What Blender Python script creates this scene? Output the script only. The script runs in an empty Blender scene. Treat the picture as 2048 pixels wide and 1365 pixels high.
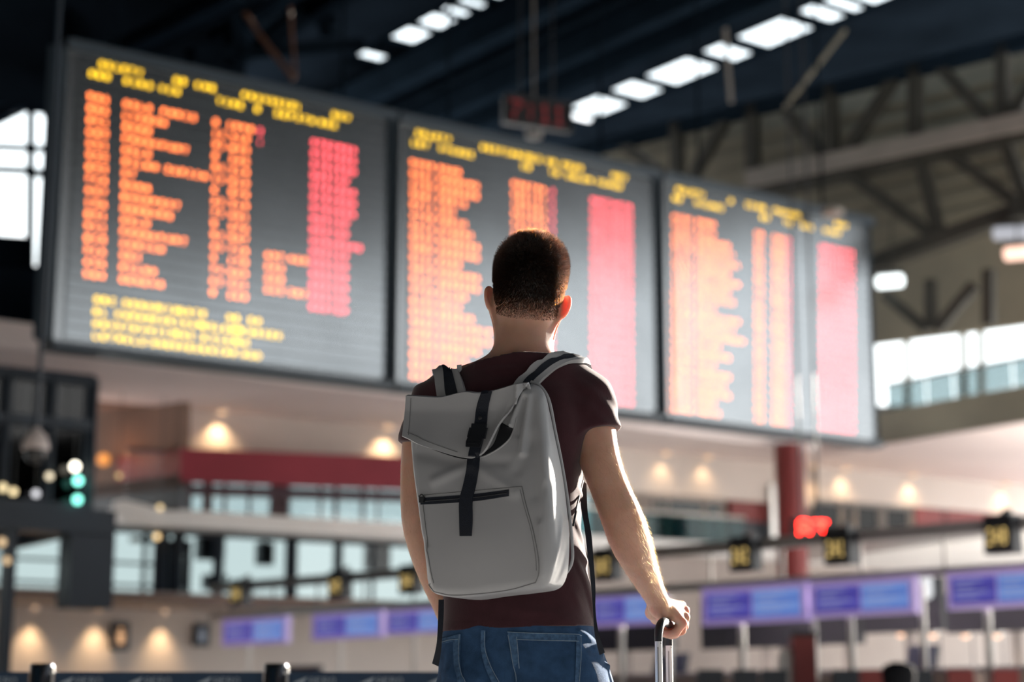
import bpy, bmesh, math, random
import numpy as np
from mathutils import Vector, Matrix
from mathutils.bvhtree import BVHTree

# ------------------------------------------------------------------ scene, camera, world, sun, exposure
S = bpy.context.scene
COL = S.collection
FPX = 3600.0                                  # focal length in pixels of the 2048 x 1365 frame
PITCH = math.atan(739.0 / FPX)                # horizon lies 739 px below the frame centre
CAM = np.array([0.0, 0.0, 0.80])
cd = bpy.data.cameras.new('camera'); cam = bpy.data.objects.new('camera', cd); COL.objects.link(cam)
cam.location = CAM; cam.rotation_euler = (math.pi / 2 + PITCH, 0, 0)
cd.sensor_width = 36.0; cd.lens = FPX / 2048 * 36.0
cd.clip_end = 400
cd.dof.use_dof = True; cd.dof.focus_distance = 3.74; cd.dof.aperture_fstop = 2.3
S.camera = cam

W = bpy.data.worlds.new('world'); S.world = W; W.use_nodes = True
nt = W.node_tree; nt.nodes.clear()
wo = nt.nodes.new('ShaderNodeOutputWorld'); bg = nt.nodes.new('ShaderNodeBackground')
tc = nt.nodes.new('ShaderNodeTexCoord'); sx = nt.nodes.new('ShaderNodeSeparateXYZ')
cr = nt.nodes.new('ShaderNodeValToRGB')
cr.color_ramp.elements[0].position = 0.0; cr.color_ramp.elements[0].color = (1.0, 0.955, 0.90, 1)
cr.color_ramp.elements[1].position = 0.75; cr.color_ramp.elements[1].color = (0.60, 0.72, 0.84, 1)
e = cr.color_ramp.elements.new(0.25); e.color = (0.93, 0.95, 0.96, 1)
nt.links.new(tc.outputs['Generated'], sx.inputs[0]); nt.links.new(sx.outputs['Z'], cr.inputs[0])
nt.links.new(cr.outputs[0], bg.inputs[0]); bg.inputs[1].default_value = 2.9
nt.links.new(bg.outputs[0], wo.inputs[0])

SUN_YAW, SUN_EL = math.radians(41), math.radians(15)
sd = bpy.data.lights.new('sun', 'SUN'); sun = bpy.data.objects.new('sun', sd); COL.objects.link(sun)
sdir = Vector((math.sin(SUN_YAW) * math.cos(SUN_EL), math.cos(SUN_YAW) * math.cos(SUN_EL), math.sin(SUN_EL)))
sun.rotation_euler = sdir.to_track_quat('Z', 'Y').to_euler(); sun.location = sdir * 60
sd.energy = 24.0; sd.angle = math.radians(0.6); sd.color = (1.0, 0.91, 0.80)

S.view_settings.view_transform = 'Standard'; S.view_settings.look = 'None'
S.view_settings.gamma = 1.0; S.view_settings.use_curve_mapping = False
S.view_settings.exposure = 0.28

# ------------------------------------------------------------------ helpers: view geometry
_sp, _cp = math.sin(PITCH), math.cos(PITCH)
def D(x, y):
    u = (x - 1024.0) / FPX; v = (682.5 - y) / FPX
    return np.array([u, _cp - v * _sp, _sp + v * _cp])
def atY(x, y, Y):
    d = D(x, y); return CAM + d * (Y / d[1])
def atZ(x, y, z):
    d = D(x, y); return CAM + d * ((z - CAM[2]) / d[2])
class VPlane:
    """a vertical plane through two points of the hall"""
    def __init__(s, a, b):
        s.o = np.array(a, float); e = np.array(b, float) - s.o; e[2] = 0; s.e = e / np.linalg.norm(e)
        s.n = np.array([s.e[1], -s.e[0], 0.0])
        if np.dot(s.n, s.o - CAM) > 0: s.n = -s.n          # n looks to the camera side
    def hit(s, x, y, back=0.0):
        d = D(x, y); o = s.o - s.n * back
        return CAM + d * (np.dot(o - CAM, s.n) / np.dot(d, s.n))
    def sz(s, x, y, back=0.0):
        p = s.hit(x, y, back); return float(np.dot(p - s.o, s.e)), float(p[2])
    def pt(s, a, z, f=0.0):
        p = s.o + s.e * a + s.n * f; return np.array([p[0], p[1], z])
UP = np.array([0, 0, 1.0])
def nrm(v):
    v = np.asarray(v, float); return v / (np.linalg.norm(v) + 1e-12)

# ------------------------------------------------------------------ helpers: meshes
class MB:
    def __init__(s): s.v = []; s.f = []; s.m = []
    def add(s, V, F, mi=0):
        o = len(s.v); s.v += [tuple(map(float, p)) for p in V]
        s.f += [tuple(i + o for i in q) for q in F]; s.m += [mi] * len(F); return s
    def hexa(s, b, t, mi=0):                                # four bottom, four top corners
        return s.add(list(b) + list(t), [(3, 2, 1, 0), (4, 5, 6, 7), (0, 1, 5, 4), (1, 2, 6, 5), (2, 3, 7, 6), (3, 0, 4, 7)], mi)
    def box(s, c, h, ax=None, mi=0):
        c = np.asarray(c, float); ax = np.eye(3) if ax is None else np.asarray(ax, float)
        X, Y, Z = ax[0] * h[0], ax[1] * h[1], ax[2] * h[2]
        q = [c - X - Y, c + X - Y, c + X + Y, c - X + Y]
        return s.hexa([p - Z for p in q], [p + Z for p in q], mi)
    def bar(s, p, q, w, h, mi=0):                           # rectangular bar from p to q
        p = np.asarray(p, float); q = np.asarray(q, float); d = nrm(q - p)
        a = np.cross(d, UP)
        if np.linalg.norm(a) < 1e-3: a = np.array([1.0, 0, 0])
        a = nrm(a); b = nrm(np.cross(a, d))
        c = [a * w - b * h, a * w + b * h, -a * w + b * h, -a * w - b * h]
        return s.hexa([p + k for k in c], [q + k for k in c], mi)
    def tube(s, P, r, n=8, mi=0, cap=True):
        P = [np.asarray(p, float) for p in P]; R = r if hasattr(r, '__len__') else [r] * len(P)
        V = []; F = []; a = None
        for i, p in enumerate(P):
            d = nrm(P[min(i + 1, len(P) - 1)] - P[max(i - 1, 0)])
            if a is None:
                a = np.cross(d, UP)
                if np.linalg.norm(a) < 1e-3: a = np.array([1.0, 0, 0])
            a = nrm(a - d * np.dot(a, d)); b = np.cross(d, a)
            for k in range(n):
                t = 2 * math.pi * k / n; V.append(p + (a * math.cos(t) + b * math.sin(t)) * R[i])
        for i in range(len(P) - 1):
            for k in range(n):
                k2 = (k + 1) % n; F.append((i * n + k, i * n + k2, (i + 1) * n + k2, (i + 1) * n + k))
        if cap:
            F.append(tuple(range(n))[::-1]); F.append(tuple((len(P) - 1) * n + k for k in range(n)))
        return s.add(V, F, mi)
    def lathe(s, c, prof, n=20, ax=None, mi=0):             # prof: (radius, height) list
        c = np.asarray(c, float); A = np.eye(3) if ax is None else np.asarray(ax, float); V = []; F = []
        for r, h in prof:
            for k in range(n):
                t = 2 * math.pi * k / n; V.append(c + A[0] * r * math.cos(t) + A[1] * r * math.sin(t) + A[2] * h)
        for i in range(len(prof) - 1):
            for k in range(n):
                k2 = (k + 1) % n; F.append((i * n + k, i * n + k2, (i + 1) * n + k2, (i + 1) * n + k))
        F.append(tuple(range(n))[::-1]); F.append(tuple((len(prof) - 1) * n + k for k in range(n)))
        return s.add(V, F, mi)
    def prism(s, poly, ext, mi=0):                          # planar polygon pushed along ext
        n = len(poly); P = [np.asarray(p, float) for p in poly]; Q = [p + np.asarray(ext, float) for p in P]
        F = [tuple(range(n))[::-1], tuple(range(n, 2 * n))] + [(i, (i + 1) % n, n + (i + 1) % n, n + i) for i in range(n)]
        return s.add(P + Q, F, mi)

def finish(o, parent):
    COL.objects.link(o)
    if parent is not None:
        o.parent = parent; o.matrix_parent_inverse = Matrix.Translation(parent.location).inverted() if parent.type == 'EMPTY' else Matrix()
    return o
def obj(name, mb, mats, parent=None, smooth=False):
    me = bpy.data.meshes.new(name); me.from_pydata(mb.v, [], mb.f)
    for m in (mats if isinstance(mats, (list, tuple)) else [mats]): me.materials.append(m)
    if any(mb.m): me.polygons.foreach_set('material_index', mb.m)
    bm = bmesh.new(); bm.from_mesh(me); bmesh.ops.recalc_face_normals(bm, faces=bm.faces); bm.to_mesh(me); bm.free()
    if smooth:
        me.polygons.foreach_set('use_smooth', [True] * len(me.polygons))
        me.set_sharp_from_angle(angle=math.radians(50))
    me.update(); return finish(bpy.data.objects.new(name, me), parent)
def npobj(name, V, F, mats, parent=None, smooth=True):
    V = np.asarray(V, np.float32); F = np.asarray(F, np.int32); k = F.shape[1]
    me = bpy.data.meshes.new(name); me.vertices.add(len(V)); me.vertices.foreach_set('co', V.ravel())
    me.loops.add(F.size); me.loops.foreach_set('vertex_index', F.ravel())
    me.polygons.add(len(F)); me.polygons.foreach_set('loop_start', np.arange(0, F.size, k, dtype=np.int32))
    me.polygons.foreach_set('use_smooth', np.full(len(F), smooth))
    me.update(calc_edges=True); me.validate()
    for m in (mats if isinstance(mats, (list, tuple)) else [mats]): me.materials.append(m)
    return finish(bpy.data.objects.new(name, me), parent)
def thing(name, label, cat, loc, group=None):
    o = bpy.data.objects.new(name, None); COL.objects.link(o); o.location = tuple(map(float, loc)); o.empty_display_size = 0.1
    o['label'] = label; o['category'] = cat
    if group: o['group'] = group
    return o
def tag(o, label, cat, group=None):
    o['label'] = label; o['category'] = cat
    if group: o['group'] = group
    return o
def struct(name, mb, m, parent=None, label=None):
    o = obj(name, mb, m, parent)
    if parent is None: o['kind'] = 'structure'
    if label: o['label'] = label
    return o

# ------------------------------------------------------------------ helpers: materials
def mat(name, col, rough=0.6, metal=0.0, var=0.08, scale=6.0, bump=0.0, bscale=60.0, emit=None, es=1.0, spec=0.5, sheen=0.0, sss=0.0, coat=0.0):
    m = bpy.data.materials.new(name); m.use_nodes = True; n = m.node_tree; b = n.nodes['Principled BSDF']
    b.inputs['Roughness'].default_value = rough; b.inputs['Metallic'].default_value = metal
    b.inputs['Specular IOR Level'].default_value = spec
    if sheen: b.inputs['Sheen Weight'].default_value = sheen; b.inputs['Sheen Roughness'].default_value = 0.5
    if coat: b.inputs['Coat Weight'].default_value = coat
    t = n.nodes.new('ShaderNodeTexCoord')
    if var:
        nz = n.nodes.new('ShaderNodeTexNoise'); nz.inputs['Scale'].default_value = scale; nz.inputs['Detail'].default_value = 4
        n.links.new(t.outputs['Object'], nz.inputs['Vector'])
        r = n.nodes.new('ShaderNodeValToRGB')
        r.color_ramp.elements[0].color = tuple(c * (1 - var) for c in col) + (1,); r.color_ramp.elements[0].position = 0.3
        r.color_ramp.elements[1].color = tuple(min(1, c * (1 + var)) for c in col) + (1,); r.color_ramp.elements[1].position = 0.7
        n.links.new(nz.outputs['Fac'], r.inputs[0]); n.links.new(r.outputs[0], b.inputs['Base Color'])
    else: b.inputs['Base Color'].default_value = tuple(col) + (1,)
    if bump:
        nb = n.nodes.new('ShaderNodeTexNoise'); nb.inputs['Scale'].default_value = bscale; nb.inputs['Detail'].default_value = 3
        n.links.new(t.outputs['Object'], nb.inputs['Vector'])
        bp = n.nodes.new('ShaderNodeBump'); bp.inputs['Strength'].default_value = bump; bp.inputs['Distance'].default_value = 0.002
        n.links.new(nb.outputs['Fac'], bp.inputs['Height']); n.links.new(bp.outputs[0], b.inputs['Normal'])
    if emit is not None:
        b.inputs['Emission Color'].default_value = tuple(emit) + (1,); b.inputs['Emission Strength'].default_value = es
    return m
def glass(name, tint, gloss=0.06, rough=0.05):
    m = bpy.data.materials.new(name); m.use_nodes = True; n = m.node_tree; n.nodes.clear()
    o = n.nodes.new('ShaderNodeOutputMaterial'); a = n.nodes.new('ShaderNodeBsdfTransparent'); g = n.nodes.new('ShaderNodeBsdfGlossy'); x = n.nodes.new('ShaderNodeMixShader')
    a.inputs[0].default_value = tuple(tint) + (1,); g.inputs['Roughness'].default_value = rough
    lw = n.nodes.new('ShaderNodeLayerWeight'); lw.inputs[0].default_value = .5
    pw = n.nodes.new('ShaderNodeMath'); pw.operation = 'POWER'; pw.inputs[1].default_value = 4.0; n.links.new(lw.outputs['Facing'], pw.inputs[0])
    mu = n.nodes.new('ShaderNodeMath'); mu.operation = 'MULTIPLY_ADD'; mu.inputs[1].default_value = 0.4; mu.inputs[2].default_value = gloss * .5
    n.links.new(pw.outputs[0], mu.inputs[0]); n.links.new(mu.outputs[0], x.inputs[0]); n.links.new(a.outputs[0], x.inputs[1]); n.links.new(g.outputs[0], x.inputs[2]); n.links.new(x.outputs[0], o.inputs[0])
    return m
def lamp_mat(name, col, s): return mat(name, (0.02, 0.02, 0.02), emit=col, es=s, var=0)
# ------------------------------------------------------------------ materials of the hall
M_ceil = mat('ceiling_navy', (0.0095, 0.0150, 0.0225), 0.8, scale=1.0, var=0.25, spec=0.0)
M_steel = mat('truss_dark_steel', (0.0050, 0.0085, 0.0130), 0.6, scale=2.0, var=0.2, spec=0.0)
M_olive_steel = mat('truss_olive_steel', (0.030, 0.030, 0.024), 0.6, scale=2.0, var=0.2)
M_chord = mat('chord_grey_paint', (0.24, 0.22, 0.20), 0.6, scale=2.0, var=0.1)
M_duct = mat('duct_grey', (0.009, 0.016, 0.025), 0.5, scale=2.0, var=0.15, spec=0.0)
M_gable = mat('gable_olive', (0.20, 0.185, 0.140), 0.7, scale=0.6, var=0.25)  # olive tone puts the haze and sun glow of the right bay into paint
M_far = mat('far_wall_grey', (0.075, 0.078, 0.080), 0.8, scale=0.5, var=0.2)
M_cream = mat('cream_plaster', (0.68, 0.62, 0.575), 0.8, scale=0.8, var=0.05)
M_soffit = mat('soffit_paint', (0.80, 0.70, 0.68), 0.75, scale=0.8, var=0.05)
M_brown = mat('brown_plaster', (0.20, 0.13, 0.10), 0.8, scale=1.0, var=0.15)  # in the recess this is cream plaster with its shade put into the colour
M_red = mat('red_panel', (0.36, 0.050, 0.075), 0.5, scale=1.0, var=0.12)
M_dred = mat('red_column_paint', (0.22, 0.030, 0.030), 0.5, scale=1.0, var=0.12)
M_purple = mat('mullion_plum', (0.10, 0.065, 0.085), 0.5, scale=2.0, var=0.1)
M_white = mat('white_slab_edge', (0.88, 0.87, 0.85), 0.6, scale=1.0, var=0.04)
M_navy = mat('navy_cladding', (0.012, 0.022, 0.036), 0.45, scale=1.0, var=0.2)
M_grey = mat('grey_laminate', (0.26, 0.25, 0.24), 0.6, scale=1.0, var=0.08)
M_beige = mat('beige_laminate', (0.42, 0.36, 0.33), 0.6, scale=1.0, var=0.08)
M_black = mat('black_plastic', (0.012, 0.014, 0.018), 0.45, var=0)
M_alu = mat('brushed_aluminium', (0.60, 0.59, 0.57), 0.35, 1.0, scale=8.0, var=0.06)
M_floor = mat('pale_terrazzo', (0.76, 0.73, 0.71), 0.5, scale=4.0, var=0.15)  # unseen floor ahead, kept pale to bounce light up to the soffit
G_win = glass('tinted_window_glass', (0.42, 0.475, 0.485))
G_clear = glass('clear_glass', (0.90, 0.93, 0.94))
G_teal = glass('teal_glass', (0.30, 0.52, 0.54))
G_dark = glass('dark_glass', (0.10, 0.12, 0.13), 0.05)

# ------------------------------------------------------------------ floor and ceiling
HX0, HX1, HY0, HY1 = -18.0, 17.0, -14.0, 47.0
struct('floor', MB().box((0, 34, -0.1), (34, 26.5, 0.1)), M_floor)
struct('floor_near', MB().box((0, -6, -0.1), (34, 13.5, 0.1)), mat('dark_granite', (0.33, 0.335, 0.35), 0.4, scale=4.0, var=0.2))  # unseen near floor, made darker to cut the bounce onto the man

def clip2(poly):
    for ax, lim, sg in ((0, HX0, 1), (0, HX1, -1), (1, HY0, 1), (1, HY1, -1)):
        out = []
        for i in range(len(poly)):
            a, b = poly[i], poly[(i + 1) % len(poly)]
            da, db = (a[ax] - lim) * sg, (b[ax] - lim) * sg
            if da >= 0: out.append(a)
            if da * db < 0:
                t = da / (da - db); out.append(a + (b - a) * t)
        poly = out
        if not poly: return None
    return poly
ZC = 12.2
ZS = 5.3                                                  # mezzanine soffit height
A0, A1 = atZ(190, 802, ZS), atZ(1632, 935, ZS)
MP = VPlane(A0, A1)                                       # the long mezzanine front
def half(poly, o, n):
    out = []
    for i in range(len(poly)):
        a, b = poly[i], poly[(i + 1) % len(poly)]; da, db = np.dot(a - o, n), np.dot(b - o, n)
        if da >= 0: out.append(a)
        if da * db < 0: out.append(a + (b - a) * (da / (da - db)))
    return out
def roof_parts(q):                                        # left of the board the roof ends at the mezzanine wall
    o = MP.pt(MP.sz(380, 450)[0], 0)[:2]; d = D(380, 450)[:2]; e = np.array([d[1], -d[0]]); n = MP.n[:2]
    return [p for p in (half(q, o, e), half(half(q, o, -e), o - n * .2, n)) if len(p) > 2]
sA, sB = atZ(1159, 255, ZC), atZ(1774, 5, ZC)
SK = VPlane(sA, sB)                                       # runs along the skylights
sN = np.array([-SK.e[1], SK.e[0], 0.0])
def sb(x, y): return float(np.dot(atZ(x, y, ZC) - SK.o, sN))
def sa(x, y, z=ZC): return float(np.dot(atZ(x, y, z) - SK.o, SK.e))
w1 = sorted([0.0, sb(1144, 210)])
w2c = sb(834, 66); w2 = [w2c - 0.32, w2c + 0.32]
def spt(a, b, z): return np.array([*(SK.o + SK.e * a + sN * b)[:2], z])
strips = sorted([w1, w2]); edges = [-80.0] + [k for w in strips for k in w] + [80.0]
for i in range(0, len(edges), 2):
    q = clip2([spt(-90, edges[i], ZC)[:2], spt(90, edges[i], ZC)[:2], spt(90, edges[i + 1], ZC)[:2], spt(-90, edges[i + 1], ZC)[:2]])
    if q is None: continue
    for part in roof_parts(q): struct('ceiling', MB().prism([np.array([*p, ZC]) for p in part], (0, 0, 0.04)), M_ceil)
def skylight(name, w, bars, a0, a1):
    f = MB()
    for b in w: f.bar(spt(a0, b, ZC + .02), spt(a1, b, ZC + .02), .04, .04)
    for a, h in bars: f.bar(spt(a, w[0], ZC + .02), spt(a, w[1], ZC + .02), h * .45, .04)
    fr = struct(name, f, M_steel)
    al = sorted([a for a, h in bars]) + [a1]
    lo = a0
    for a in al:
        if a - lo > .2:
            obj('pane', MB().prism([spt(lo, w[0], ZC + .06), spt(a, w[0], ZC + .06), spt(a, w[1], ZC + .06), spt(lo, w[1], ZC + .06)], (0, 0, .012)), G_clear, fr)
        lo = a
bars1 = [(sa(x, 262 - (x - 1144) * .405 - 22), h) for x, h in ((1172, .05), (1247, .30), (1312, .10), (1322, .12), (1431, .32), (1493, .10), (1508, .10), (1624, .30), (1681, .12), (1720, .12), (1790, .3), (1860, .1), (1900, .1))]
amin, amax = sorted((sa(1146, 235), sa(2100, -160)))
for _a, _b in ((-90, amin), (amax, 90)):
    q = clip2([spt(_a, w1[0] - .05, ZC)[:2], spt(_b, w1[0] - .05, ZC)[:2], spt(_b, w1[1] + .05, ZC)[:2], spt(_a, w1[1] + .05, ZC)[:2]])
    for part in (roof_parts(q) if q else []): struct('ceiling', MB().prism([np.array([*p, ZC - .05]) for p in part], (0, 0, .04)), M_ceil)
skylight('window_1', w1, bars1, amin, amax)
bars2 = [(sa(x, 158 - (x - 655) * .468), h) for x, h in ((680, .30), (725, .35), (775, .45), (797, .35), (862, .14), (915, .10), (948, .18), (985, .25), (1040, .2), (1100, .2))]
amin2, amax2 = sorted((sa(722, 127), sa(1200, -100)))
for _a, _b in ((-90, amin2), (amax2, 90)):
    q = clip2([spt(_a, w2[0] - .05, ZC)[:2], spt(_b, w2[0] - .05, ZC)[:2], spt(_b, w2[1] + .05, ZC)[:2], spt(_a, w2[1] + .05, ZC)[:2]])
    for part in (roof_parts(q) if q else []): struct('ceiling', MB().prism([np.array([*p, ZC - .05]) for p in part], (0, 0, .04)), M_ceil)
skylight('window_2', w2, bars2, amin2, amax2)

# purlins and ducts that run along the skylights under the dark roof
def xs_(x): return MP.sz(x, 450)[0]
PUR = [(760, 170, .10, M_steel), (842, 130, .16, M_duct), (905, 150, .10, M_steel), (960, 185, .13, M_duct), (1040, 130, .10, M_steel), (1105, 175, .10, M_duct), (1010, 60, .10, M_steel),
       (560, 60, .12, M_steel), (470, 40, .14, M_duct)]
for i, (x, y, t, m) in enumerate(PUR):
    z = 11.75 if m is M_steel else 11.5
    b = float(np.dot(atZ(x, y, z) - SK.o, sN)); a = sa(x, y, z)
    dl = D(380, 450)[:2]; a0 = a
    while a0 > a - 16 and not (dl[1] * (spt(a0, b, z)[0] - MP.pt(xs_(380), 0)[0]) - dl[0] * (spt(a0, b, z)[1] - MP.pt(xs_(380), 0)[1]) < 0 and np.dot(spt(a0, b, z) - MP.o, MP.n) < .3): a0 -= .25
    o = obj('roof_purlin', MB().bar(spt(a0, b, z), spt(a + 12, b, z), t, .16 if m is M_steel else .22), m)
    tag(o, (('dark roof purlin parallel to the skylights, ' if m is M_steel else 'roof duct parallel to the skylights, ') + 'passing %s' % ['over the gap between the left boards', 'behind the middle board left part', 'behind the middle board centre', 'behind the dim clock', 'right of the dim clock', 'close below the bright skylight', 'high at the top centre', 'over the left board middle', 'over the left board rust pipe', '', ''][i]),
        'beam' if m is M_steel else 'duct', 'roof purlins' if m is M_steel else 'roof ducts')

def truss(name, label, P, members, loc_px, group=None):
    t = thing(name, label, 'truss', P.hit(*loc_px), group)
    for nm, a, b, w, h, m, dy in members:
        p, q = P.hit(*a, back=dy), P.hit(*b, back=dy)
        obj(nm, MB().bar(p, q, w, h), m, t)
    return t
# the long olive truss at the right, in a vertical plane of its own
TP = VPlane(atZ(1550, 350, 9.5), atZ(2060, 245, 9.5))
mem = [('chord', (1125, 312), (2110, 70), .10, .12, M_duct, 0), ('chord', (1500, 362), (2120, 232), .16, .14, M_chord, 0), ('chord', (1500, 392), (2120, 258), .16, .10, M_olive_steel, .1),
       ('chord', (1640, 568), (2120, 392), .14, .12, M_olive_steel, 0)]
for a, b in (((1354, 245), (1354, 362)), ((1506, 208), (1506, 362)), ((1664, 172), (1664, 325)), ((1831, 132), (1831, 292)), ((2006, 90), (2006, 255))):
    mem.append(('strut', a, b, .10, .10, M_olive_steel, 0))
for a, b in (((1574, 225), (1656, 320)), ((1800, 140), (1686, 318)), ((1869, 122), (1994, 255)), ((1459, 225), (1380, 365)), ((1240, 285), (1320, 345)), ((2070, 165), (2012, 250)),
             ((1700, 350), (1872, 475)), ((1844, 325), (1879, 475)), ((1894, 305), (2070, 432)), ((2008, 275), (2062, 425))):
    mem.append(('brace', a, b, .09, .09, M_olive_steel, 0))
truss('roof_truss', 'long olive steel roof truss crossing the upper right of the hall', TP, mem, (1800, 300))
mem = [('brace', (1770, 590), (1855, 660), .08, .08, M_olive_steel, 0), ('strut', (1862, 560), (1862, 660), .08, .08, M_olive_steel, 0), ('brace', (1950, 570), (1875, 660), .08, .08, M_olive_steel, 0), ('strut', (1978, 540), (1978, 650), .08, .08, M_olive_steel, 0)]
truss('wall_truss', 'faint olive lattice truss just above the bright far windows', TP, mem, (1860, 620))
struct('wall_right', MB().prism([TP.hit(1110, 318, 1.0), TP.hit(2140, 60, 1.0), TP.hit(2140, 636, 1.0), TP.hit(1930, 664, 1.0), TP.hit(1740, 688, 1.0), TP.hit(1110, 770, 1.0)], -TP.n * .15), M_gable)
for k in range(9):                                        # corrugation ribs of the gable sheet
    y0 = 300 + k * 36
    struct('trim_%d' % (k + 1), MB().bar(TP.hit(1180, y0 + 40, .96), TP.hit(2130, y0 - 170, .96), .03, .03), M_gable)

# left truss above the board: an upper set of dark members with one pale chord
LP = VPlane(atZ(270, 95, 10.2), atZ(460, 0, 10.2))
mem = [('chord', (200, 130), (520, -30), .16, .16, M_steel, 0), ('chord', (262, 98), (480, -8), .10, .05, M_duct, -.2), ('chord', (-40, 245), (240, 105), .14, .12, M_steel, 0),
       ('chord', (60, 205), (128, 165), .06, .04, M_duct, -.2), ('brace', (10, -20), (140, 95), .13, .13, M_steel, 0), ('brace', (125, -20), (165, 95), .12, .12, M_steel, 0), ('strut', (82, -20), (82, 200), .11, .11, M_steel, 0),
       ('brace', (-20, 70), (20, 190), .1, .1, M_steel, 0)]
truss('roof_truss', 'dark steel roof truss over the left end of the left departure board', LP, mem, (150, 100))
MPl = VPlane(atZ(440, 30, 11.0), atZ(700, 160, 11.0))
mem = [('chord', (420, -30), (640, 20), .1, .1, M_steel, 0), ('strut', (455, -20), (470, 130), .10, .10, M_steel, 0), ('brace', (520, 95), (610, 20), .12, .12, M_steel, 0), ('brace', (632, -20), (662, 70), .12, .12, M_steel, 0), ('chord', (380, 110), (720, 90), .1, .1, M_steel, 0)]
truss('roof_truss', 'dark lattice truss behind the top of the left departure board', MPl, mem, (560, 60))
M_rust = mat('rust_primer', (0.16, 0.075, 0.045), 0.6, scale=4.0, var=0.2)
o = obj('brace_pipe', MB().tube([atY(466, -10, 26), atY(520, 72, 26), atY(588, 158, 26)], .045, 8), M_rust); tag(o, 'rust brown pipe slanting down behind the left departure board', 'pipe')
o = obj('hanger_rod', MB().tube([atY(578, -10, 26.2), atY(590, 155, 26.2)], .028, 8), M_rust); tag(o, 'thin brown rod hanging straight down behind the left departure board', 'rod')
o = obj('hanger_rod', MB().tube([atY(1445, -10, 27), atY(1462, 205, 27)], .035, 8), M_chord); tag(o, 'pale rod hanging from the roof above the right departure board', 'rod')
o = obj('brace_pipe', MB().tube([atY(1690, 60, 27), atY(1570, 215, 27)], .035, 8), M_gable); tag(o, 'thin olive pipe slanting below the bright skylight row', 'pipe')

# ------------------------------------------------------------------ the mezzanine line, far wall with its windows
def xs(x, y): return MP.sz(x, y)[0]
FY = 46.0
def fx(x, y): p = atY(x, y, FY); return float(p[0]), float(p[2])
rx0, rz1 = fx(1735, 600); rx1, rz0 = fx(2130, 812)
f = MB()
def wallrect(x0, x1, z0, z1): f.box(((x0 + x1) / 2, FY + .15, (z0 + z1) / 2), ((x1 - x0) / 2, .15, (z1 - z0) / 2))
wallrect(2.0, rx0, 0, ZC); wallrect(rx0, rx1, 0, rz0); wallrect(rx0, rx1, rz1, ZC); wallrect(rx1, HX1 + 6, 0, ZC)
struct('wall_far', f, M_far)
def fbar(a, b, w): f.bar(atY(*a, FY - .1), atY(*b, FY - .1), w, .08)
# upper wall over the mezzanine at the left, with the bright gridded window
def mq(x, y): return MP.sz(x, y)
ul0, ul1 = mq(-120, 400)[0], mq(123, 400)[0]; ue = mq(480, 500)[0]
uz0, uz1 = mq(60, 530)[1], mq(60, 218)[1]
f = MB()
def mrect(s0, s1, z0, z1, fr=0): f.prism([MP.pt(s0, z0, fr), MP.pt(s1, z0, fr), MP.pt(s1, z1, fr), MP.pt(s0, z1, fr)], -MP.n * .15)
mrect(ul0 - 9, ul0, ZS + .0, ZC); mrect(ul0, ul1, ZS + .36, uz0); mrect(ul0, ul1, uz1, ZC); mrect(ul1, ue, ZS + .36, ZC)
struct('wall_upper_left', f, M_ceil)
f = MB()
def gbar(a, b, w): f.bar(MP.hit(*a, -.05), MP.hit(*b, -.05), w, .05)
gbar((62, 215), (60, 535), .048); gbar((-120, 288), (128, 300), .030); gbar((-120, 334), (62, 342), .045); gbar((54, 343), (128, 354), .07); gbar((92, 228), (118, 280), .018)
f.prism([MP.hit(-120, 463, -.04), MP.hit(57, 474, -.04), MP.hit(57, 535, -.04), MP.hit(-120, 535, -.04)], -MP.n * .05)
f.prism([MP.hit(-120, 300, -.04), MP.hit(-120, 212, -.04), MP.hit(42, 212, -.04)], -MP.n * .05)
w = struct('window_3', f, M_steel)
for a, b in (((-120, 225), (62, 292)), ((62, 225), (122, 296)), ((-120, 296), (62, 340)), ((62, 300), (122, 346)), ((-120, 342), (60, 470)), ((60, 352), (122, 528))):
    obj('pane', MB().prism([MP.hit(a[0], a[1], .08), MP.hit(b[0], a[1], .08), MP.hit(b[0], b[1], .08), MP.hit(a[0], b[1], .08)], -MP.n * .012), G_clear, w)
f = MB()
for x, ww in ((1813, .05), (1926, .075), (1961, .06), (2075, .06)): fbar((x, 590), (x + 2, 815), ww)
w = struct('window_4', f, M_gable)
for a, b in ((1735, 1813), (1813, 1926), (1926, 1961), (1961, 2075), (2075, 2130)):
    obj('pane', MB().prism([atY(a, 600, FY), atY(b, 600, FY), atY(b, 812, FY), atY(a, 812, FY)], (0, .012, 0)), G_clear, w)
struct('wall_back', MB().box((-.5, HY0 - .15, ZC / 2), (17.5, .15, ZC / 2)), M_far)  # unseen, added to hold back light from behind the camera
struct('wall_right_near', MB().box((HX1 + .15, .5, 4.0), (.15, 14.5, 4.0)), M_far)  # unseen, height and length set to shade the floor behind the man
struct('trim_roof_edge', MB().box((HX1 + .1, 16, 11.6), (.1, 31, .6)), M_ceil)  # unseen fascia, added to darken what the upper boards reflect
struct('wall_left', MB().box((HX0 - .15, 5, ZC / 2), (.15, 19, ZC / 2)), M_far)

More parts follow.
